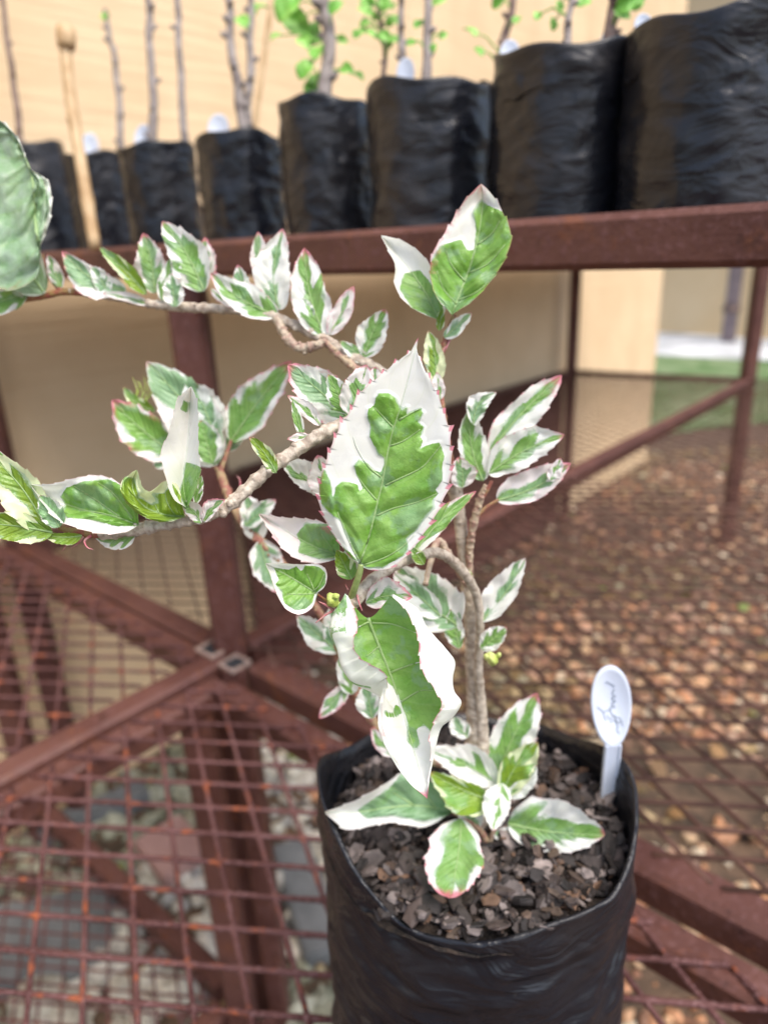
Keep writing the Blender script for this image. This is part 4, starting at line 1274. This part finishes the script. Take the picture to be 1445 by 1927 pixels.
# back-left shoot
twig([(645, 1235, .37, 8), (600, 1150, .38, 7), (540, 1070, .386, 8), (490, 1018, .39, 9), (455, 978, .392, 9), (432, 935, .394, 9), (414, 888, .396, 8)], "branch", 12, .25, .8)
twig([(414, 890, .396, 6), (428, 850, .398, 4), (436, 828, .398, 3.5)], "petiole", 8, .05, .8, 0)
twig([(414, 890, .396, 5), (398, 865, .398, 4), (400, 845, .398, 3)], "petiole", 8, .05, .8, 0)
twig([(770, 1420, .40, 8), (735, 1402, .396, 8), (705, 1360, .39, 9), (672, 1312, .382, 9), (650, 1250, .375, 8), (636, 1225, .372, 5)], "branch", 12, .25, .75)
twig([(895, 1410, .40, 8), (860, 1440, .405, 7), (800, 1432, .404, 7), (760, 1416, .40, 6)], "branch", 10, .2, .6)
# basal shoot
twig([(915, 1640, .418, 7), (918, 1600, .412, 7), (905, 1565, .406, 6), (875, 1542, .402, 5), (850, 1528, .400, 4)], "branch", 10, .2, .7)
twig([(915, 1605, .413, 6), (925, 1575, .408, 5), (938, 1530, .404, 5), (944, 1480, .402, 5)], "branch", 10, .2, .5)
twig([(918, 1600, .413, 5), (935, 1570, .410, 4), (958, 1552, .408, 3)], "petiole", 8, .05, .5, 0)
twig([(915, 1660, .425, 6), (912, 1620, .418, 7), (900, 1560, .412, 6), (902, 1480, .412, 7), (900, 1420, .41, 8)], "branch", 10, .2, .8)
# fine roots / hairs of the soil
# stipules
def hair(pts, r, mat=None, name="stipule"):
    mb = MB(); C = crom(pts, 8); mb.tube([at(*p) for p in C], [r*p[2]/FPX*(1-.85*i/len(C)) for i, p in enumerate(C)], 7)
    return mb.build(name, mat or M['stip'], plant)
hair([(150, 1010, .278), (132, 1018, .276), (118, 1037, .275)], 2.2); hair([(158, 1010, .278), (148, 1022, .277), (134, 1032, .276)], 2.4)
hair([(172, 1008, .278), (160, 1018, .276), (165, 1030, .275), (176, 1034, .275)], 3.0); hair([(92, 1008, .276), (84, 1010, .275), (75, 1011, .275)], 1.8)
hair([(628, 1148, .281), (612, 1138, .279), (600, 1132, .278)], 3.2); hair([(625, 1150, .281), (612, 1158, .28), (594, 1172, .279)], 3.0)
hair([(672, 1120, .29), (676, 1135, .287), (682, 1150, .285)], 2.4); hair([(655, 1110, .29), (650, 1100, .289)], 1.5)
hair([(405, 860, .397), (412, 845, .396), (408, 832, .395)], 3); hair([(452, 925, .39), (452, 905, .389), (446, 895, .389)], 2.4)
hair([(840, 650, .337), (834, 660, .336), (838, 663, .336)], 2.4); hair([(846, 640, .336), (838, 660, .335)], 2.2)
for i in range(7):
    hair([(262+R_.uniform(-14, 20), 762, .402), (258+i*5, 735+R_.uniform(-8, 8), .40), (250+i*7, 705+R_.uniform(-8, 14), .40)], 2.0, M['bud'])

# ---- the other leaves --------------------------------------------------
# top branch, left to right
def dA_(v): return lambda t, a: v - .006*t - .010*abs(a)**1.7 + .004*nz(t*6, a*3, v*50)
outline_leaf([(74, 470), (70, 520), (20, 545), (-50, 520), (-95, 440), (-100, 350), (-60, 260), (-20, 212)],
             [(74, 470), (66, 400), (60, 330), (30, 265), (-20, 212)],
             [(74, 470), (90, 430), (98, 385), (90, 340), (55, 315), (42, 275), (18, 240), (-20, 212)],
             lambda t, a: (.366 + .006*t - .002*abs(a)**1.7) + .006*nz(t*6, a*3, 9) + .0035*nz(t*16, a*8, 3), 'leaf_pale', None, 80, 14, 9, 9, 6, 6.0, lambda t, a: .6*max(0, t-.75)*4, (), 4.0, label="broad crinkled sage green leaf at the left edge", amt=.7)
leaf((85, 552), (-70, 395), .380, .372, 46, 44, .7, 10, 'leaf_pale', wave=.12, seed=4)
leaf((52, 552), (-60, 585), .383, .378, 24, 26, .8, 0, 'leaf')
leaf((116, 542), (90, 478), .381, .379, 14, 14, .5, 0, 'leaf_pink', pink=.4)
leaf((238, 548), (117, 472), .378, .374, 34, 20, .55, -14, 'leaf_sage', pink=.7, cup=.4)
leaf((276, 553), (187, 464), .374, .371, 15, 15, .9, 3, 'leaf_yellow', cup=.8)
leaf((292, 552), (270, 438), .380, .374, 30, 26, .45, 4, 'leaf_pink', pink=.7)
leaf((282, 572), (193, 552), .377, .374, 9, 10, .2, 3, 'leaf_pink', pink=.3)
leaf((384, 548), (306, 416), .373, .368, 36, 34, .62, 8, 'leaf', pink=.2)
leaf((392, 528), (386, 446), .379, .376, 18, 18, .35, 0, 'leaf_pink', pink=1.2)
leaf((330, 578), (322, 515), .370, .366, 20, 20, .4, 0, 'leaf_sage')
leaf((522, 594), (396, 514), .366, .360, 24, 32, .55, -10, 'leaf', pink=.4, cup=.5)
leaf((524, 584), (532, 430), .371, .366, 38, 30, .25, -12, 'leaf_sage', pink=.4, wave=.14)
leaf((496, 530), (486, 436), .374, .370, 17, 18, .3, -3, 'leaf_pink', pink=.6)
leaf((612, 636), (573, 466), .359, .354, 36, 34, .45, -10, 'leaf', pink=.6, wave=.15)
leaf((586, 600), (560, 560), .358, .356, 14, 16, .4, 0, 'leaf_sage')
leaf((620, 630), (666, 538), .358, .354, 20, 18, .15, 2, 'leaf_pink', pink=1.0)
leaf((684, 672), (726, 582), .354, .350, 27, 26, .5, -4, 'leaf', pink=.3)
leaf((694, 682), (640, 642), .355, .352, 14, 12, .7, 0, 'leaf')
leaf((398, 545), (440, 580), .368, .366, 8, 9, .3, 0, 'leaf_pink', pink=1.0)
# upper right pair
outline_leaf([(850, 592), (822, 560), (810, 520), (812, 482), (824, 458), (845, 425), (862, 395), (880, 370), (905, 346)],
             [(850, 592), (868, 545), (888, 490), (902, 430), (908, 380), (905, 346)],
             [(850, 592), (890, 565), (930, 520), (955, 475), (961, 440), (948, 405), (935, 380), (922, 362), (905, 346)],
             lambda t, a: .330 - .006*t - .006*abs(a)**1.6 + .002*nz(t*5, a*2, 4), 'leaf_hero',
             [[(850, 592), (812, 550), (806, 500), (830, 462), (868, 450), (878, 470), (892, 470), (895, 430), (890, 400), (905, 378), (925, 390), (950, 400), (975, 440), (960, 500), (890, 575)]],
             90, 16, 9, 8, 4.5, 3.3, lambda t, a: (.9 if a < -.80 and t > .3 else 0)*(abs(a)-.6)*2 + max(0, t-.85)*5, [[(858, 572), (835, 545), (822, 510)], [(875, 530), (850, 500), (838, 470)], [(880, 515), (920, 495), (950, 460)], [(898, 460), (925, 440), (940, 415)], [(862, 565), (900, 548), (930, 515)]], 3.2, .9, label="upright leaf at the top, mostly green with a white and pink shoulder")
outline_leaf([(828, 604), (785, 585), (755, 560), (742, 530), (744, 500), (730, 470), (717, 443)],
             [(828, 604), (806, 560), (780, 520), (750, 480), (717, 443)],
             [(828, 604), (838, 580), (826, 545), (812, 505), (790, 475), (755, 452), (717, 443)],
             lambda t, a: .336 + .004*t - .006*abs(a)**1.6, 'leaf', [[(828, 604), (775, 580), (752, 545), (760, 515), (790, 508), (812, 535), (835, 570)]], 60, 12, 7, 7, 2.5, 9.1, None, (), 2.6, label="pale leaf left of the upright top leaf")
leaf((836, 636), (887, 588), .334, .332, 13, 15, .4, 0, 'leaf_sage', pink=.3)
leaf((826, 622), (832, 578), .333, .331, 8, 8, 1.0, 0, 'leaf_yellow')
leaf((822, 722), (806, 622), .336, .332, 20, 19, .3, 4, 'leaf_yellow')
leaf((828, 752), (822, 700), .334, .332, 14, 12, .2, 0, 'leaf_pink', pink=.5)
# right cluster
leaf((908, 905), (884, 768), .345, .338, 26, 30, .62, -10, 'leaf', wave=.18, cup=.4)
leaf((890, 800), (934, 738), .336, .333, 22, 17, .4, -14, 'leaf_sage', wave=.15)
leaf((922, 850), (1057, 706), .350, .344, 30, 40, .42, -6, 'leaf', pink=.7)
leaf((918, 892), (1062, 818), .343, .337, 42, 28, .50, -8, 'leaf', pink=.4)
leaf((934, 942), (1074, 872), .347, .340, 36, 22, .28, 10, 'leaf_pink', pink=.8, wave=.15)
leaf((1035, 905), (1055, 862), .339, .337, 12, 14, .2, 0, 'leaf_pink', pink=.6)
leaf((870, 918), (862, 860), .342, .338, 22, 26, .3, 4, 'leaf_pink', pink=.7)
leaf((778, 1042), (896, 924), .305, .312, 20, 15, .75, -8, 'leaf', pink=.7, cup=.6, teeth=10)
leaf((798, 1062), (775, 1030), .306, .304, 12, 12, .95, 0, 'leaf_yellow')
leaf((905, 1170), (989, 1050), .362, .356, 34, 20, .35, 6, 'leaf_sage')
leaf((905, 1222), (953, 1180), .358, .354, 22, 20, .6, 0, 'leaf', pink=.4)
leaf((888, 1085), (870, 1078), .36, .358, 7, 8, .9, 0, 'leaf_yellow')
# left sharp branch
outline_leaf([(262, 988), (240, 1000), (200, 1005), (150, 995), (105, 975), (80, 945), (58, 912)],
             [(262, 988), (215, 972), (160, 960), (105, 940), (58, 912)],
             [(262, 988), (258, 955), (242, 925), (215, 903), (180, 894), (140, 900), (100, 910), (58, 912)],
             lambda t, a: .279 - .005*t - .006*abs(a)**1.5 + .002*nz(t*6, a*2, 2), 'leaf_hero',
             [[(262, 990), (262, 950), (240, 918), (205, 902), (160, 905), (125, 918), (115, 935), (125, 950), (115, 965), (130, 975), (170, 978), (220, 990)]],
             90, 16, 8, 12, 3.2, 4.2, None, [[(250, 975), (215, 930), (185, 908)], [(225, 972), (180, 940), (140, 915)], [(235, 978), (190, 965), (150, 960)]], 2.2, 1.3, label="glossy green and white leaf lying along the left branch")
leaf((92, 1002), (-30, 845), .275, .270, 48, 30, .45, 12, 'leaf_yellow', wave=.12, cup=.5, seed=12, n=70)
leaf((85, 985), (-10, 842), .282, .279, 10, 26, .8, -6, 'leaf', seed=14)
leaf((100, 1002), (-60, 985), .273, .268, 30, 26, .9, 5, 'leaf_yellow', seed=18)
leaf((113, 992), (76, 932), .272, .270, 22, 24, .9, 0, 'leaf_sage', wave=.2, cup=.8, seed=21)
leaf((155, 1008), (80, 1004), .276, .274, 15, 8, .95, -5, 'leaf_yellow', cup=.7)
leaf((255, 1008), (178, 1010), .283, .281, 22, 6, .5, -4, 'leaf')
outline_leaf([(348, 972), (318, 982), (285, 978), (255, 962), (235, 940), (228, 910), (245, 892), (258, 884)],
             [(348, 972), (310, 968), (275, 955), (254, 930), (250, 905), (258, 884)],
             [(348, 972), (342, 945), (335, 915), (310, 905), (285, 925), (268, 915), (262, 895), (258, 884)],
             lambda t, a: .276 - .004*t - .005*abs(a)**1.4 + .003*nz(t*5, a*2, 6), 'leaf_yellow',
             [[(350, 975), (300, 985), (250, 965), (225, 930), (235, 895), (252, 900), (262, 935), (285, 950), (300, 945), (290, 930), (310, 928), (325, 910), (345, 940)]],
             70, 14, 8, 8, 2.4, 7.7, None, [[(330, 970), (315, 945), (310, 915)], [(300, 965), (290, 945)]], 2.2, 1.0, label="yellow-green curled leaf on the left branch")
outline_leaf([(352, 956), (325, 935), (308, 880), (303, 850), (318, 815), (326, 785), (333, 755), (345, 740), (360, 727)],
             [(352, 956), (345, 900), (352, 850), (356, 800), (358, 760), (360, 727)],
             [(352, 956), (368, 925), (378, 885), (374, 850), (373, 800), (372, 765), (368, 745), (360, 727)],
             lambda t, a: .277 - .004*t - .010*abs(a)**1.2, 'leaf', [[(352, 958), (338, 930), (348, 890), (350, 870), (362, 872), (380, 880), (372, 930)], [(340, 770), (352, 778), (356, 760), (346, 752)]],
             80, 12, 9, 9, 3.0, 8.8, None, (), 1.6, .6, label="narrow white folded leaf standing on the left branch")
leaf((368, 950), (380, 894), .279, .277, 8, 9, .6, 0, 'leaf')
leaf((380, 984), (336, 944), .279, .275, 14, 16, .5, 6, 'leaf_pink', pink=.8, cup=.5)
leaf((384, 982), (424, 940), .279, .276, 18, 10, .4, -6, 'leaf_pink', pink=1.0, cup=.5)
leaf((520, 890), (469, 822), .284, .280, 14, 15, .75, 5, 'leaf_yellow', pink=.3, teeth=5)
leaf((603, 800), (541, 744), .300, .297, 12, 14, .25, 4, 'leaf_pink', pink=.5)
leaf((570, 824), (550, 752), .298, .296, 9, 9, .7, 0, 'leaf')
leaf((582, 820), (540, 826), .296, .295, 9, 8, .1, 0, 'leaf_pink', pink=1.0)
leaf((660, 790), (542, 686), .312, .306, 42, 44, .5, 2, 'leaf_sage', pink=.8)
leaf((655, 778), (618, 704), .303, .299, 22, 22, .9, 0, 'leaf')
leaf((660, 782), (690, 686), .300, .296, 36, 30, .22, 2, 'leaf_pink', pink=.5)
leaf((700, 742), (706, 690), .312, .31, 18, 20, .4, 0, 'leaf_pink', pink=.6)
leaf((622, 935), (528, 868), .312, .308, 18, 34, .1, 0, 'leaf')
leaf((622, 938), (598, 856), .308, .303, 30, 24, .2, 0, 'leaf_pink', pink=.5)
# back-left shoot
leaf((434, 832), (549, 679), .398, .388, 42, 32, .80, -4, 'leaf', pink=.9)
leaf((408, 876), (276, 680), .396, .386, 52, 50, .6, 14, 'leaf_sage', seed=33)
leaf((404, 830), (352, 716), .392, .386, 40, 36, .2, 8, 'leaf_sage', seed=35)
leaf((400, 872), (378, 790), .388, .384, 30, 30, .7, 0, 'leaf', seed=36)
leaf((335, 858), (211, 752), .397, .390, 44, 36, .85, -6, 'leaf_hero', pink=.9, seed=38)
leaf((292, 774), (232, 728), .400, .398, 14, 12, .9, -8, 'leaf_yellow')
leaf((488, 1018), (462, 930), .390, .386, 24, 26, .4, 0, 'leaf_sage', pink=.4)
leaf((490, 1016), (522, 1116), .388, .384, 32, 28, .45, 4, 'leaf_sage', pink=.5)
outline_leaf([(640, 1050), (600, 1060), (560, 1052), (530, 1030), (512, 1005), (487, 967)],
             [(640, 1045), (600, 1032), (560, 1012), (525, 990), (487, 967)],
             [(640, 1042), (636, 1010), (612, 985), (575, 976), (535, 974), (487, 967)],
             lambda t, a: .300 - .004*t - .005*abs(a)**1.5, 'leaf_pink', [[(642, 1050), (600, 1052), (560, 1040), (565, 1020), (558, 1005), (575, 985), (615, 985), (638, 1010)]],
             70, 14, 8, 9, 4, 2.7, lambda t, a: .8*max(0, t-.55) + .9*max(0, nz(t*5, a*3, 7)), [[(630, 1040), (605, 1005)], [(600, 1035), (570, 1045)]], 2.2, .8, label="leaf blotched pink and white, left of the largest leaf's base")
leaf((662, 1090), (634, 1035), .290, .287, 18, 20, .85, 0, 'leaf_yellow')
leaf((668, 1082), (652, 1030), .293, .291, 18, 16, .3, 0, 'leaf')
# behind the drooping leaf
leaf((862, 1178), (745, 1068), .360, .350, 46, 56, .55, -8, 'leaf_sage', seed=52)
leaf((830, 1160), (740, 1078), .352, .345, 30, 22, .3, 0, 'leaf_sage', seed=54)
leaf((688, 1134), (776, 1124), .294, .290, 34, 20, .5, -8, 'leaf_pink', pink=1.1, cup=.4, seed=56)
leaf((864, 1220), (848, 1146), .362, .358, 20, 16, .75, 0, 'leaf')
leaf((638, 1228), (558, 1158), .372, .368, 26, 22, .5, 0, 'leaf_sage')
leaf((640, 1228), (622, 1140), .374, .370, 24, 24, .4, 0, 'leaf_sage', pink=.4)
leaf((654, 1290), (600, 1352), .376, .372, 18, 16, .5, 0, 'leaf_pink', pink=1.0)
leaf((664, 1306), (640, 1234), .374, .370, 20, 22, .55, 0, 'leaf')
leaf((700, 1352), (688, 1288), .370, .366, 24, 24, .45, 0, 'leaf_sage')
leaf((740, 1424), (698, 1370), .386, .382, 16, 15, .3, 0, 'leaf_pink', pink=.7)
leaf((880, 1388), (848, 1350), .392, .389, 18, 18, .3, 0, 'leaf_sage')
# small extra leaves filling the clusters
leaf((205, 558), (172, 500), .378, .374, 16, 18, .5, 3, 'leaf_sage', pink=.3)
leaf((305, 566), (338, 474), .374, .370, 16, 24, .4, -5, 'leaf', pink=.4)
leaf((452, 584), (448, 498), .368, .362, 20, 18, .5, 5, 'leaf_sage', pink=.5)
leaf((480, 588), (462, 560), .366, .364, 12, 12, .4, 0, 'leaf', pink=.3)
leaf((428, 850), (470, 760), .402, .398, 24, 20, .5, 0, 'leaf_sage', pink=.3)
leaf((330, 845), (290, 880), .399, .396, 20, 22, .7, 0, 'leaf_sage', pink=.2)
leaf((460, 990), (520, 940), .385, .382, 20, 16, .3, 0, 'leaf_sage', pink=.5)
leaf((240, 985), (190, 940), .283, .281, 12, 20, .6, 0, 'leaf', pink=.3)
leaf((60, 560), (20, 500), .384, .379, 24, 24, .6, 0, 'leaf_pale')
leaf((900, 1560), (865, 1500), .405, .396, 22, 22, .4, 0, 'leaf_sage')
# low leaves in the bag
outline_leaf([(852, 1528), (800, 1556), (740, 1548), (690, 1556), (650, 1560), (611, 1528)],
             [(852, 1528), (790, 1516), (730, 1520), (670, 1528), (611, 1528)],
             [(852, 1528), (842, 1490), (800, 1466), (762, 1452), (720, 1478), (665, 1508), (611, 1528)],
             lambda t, a: .400 - .016*t - .006*abs(a)**1.5 + .003*nz(t*5, a, 2), 'leaf_sage', [[(855, 1530), (800, 1545), (740, 1535), (690, 1540), (672, 1525), (700, 1505), (730, 1485), (762, 1450), (845, 1480)]],
             70, 14, 7, 8, 4, 3.1, lambda t, a: max(0, t-.85)*3, [[(820, 1520), (790, 1480)], [(780, 1516), (740, 1492)]], 3, 1, label="leaf pointing left low over the bag rim")
leaf((868, 1540), (846, 1690), .392, .356, 46, 62, .66, -4, 'leaf', pink=.8, seed=61, roundb=.6, acum=.6, teeth=9, tooth=.05)
leaf((938, 1474), (806, 1410), .396, .388, 28, 38, .15, 4, 'leaf', seed=63)
leaf((938, 1510), (808, 1452), .392, .386, 44, 18, .95, -6, 'leaf_yellow', seed=64, cup=.6)
leaf((930, 1476), (1011, 1304), .404, .396, 42, 44, .5, -6, 'leaf', pink=.5, seed=65)
leaf((944, 1494), (1012, 1396), .394, .386, 26, 34, .7, -8, 'leaf_yellow', seed=66, cup=.8)
leaf((945, 1474), (928, 1564), .390, .380, 22, 30, .2, 0, 'leaf', seed=67)
leaf((948, 1500), (1010, 1440), .392, .386, 10, 22, .1, 6, 'leaf_sage', seed=68)
leaf((955, 1550), (1138, 1571), .406, .392, 62, 40, .52, 6, 'leaf', pink=.2, seed=70, roundb=.5, acum=.75, teeth=10, tooth=.04, wave=.10, n=70, kc=12)
leaf((988, 1582), (926, 1566), .410, .406, 20, 18, .5, 0, 'leaf_sage')

if __name__ == "__main__":
    print("objects", len(bpy.data.objects))
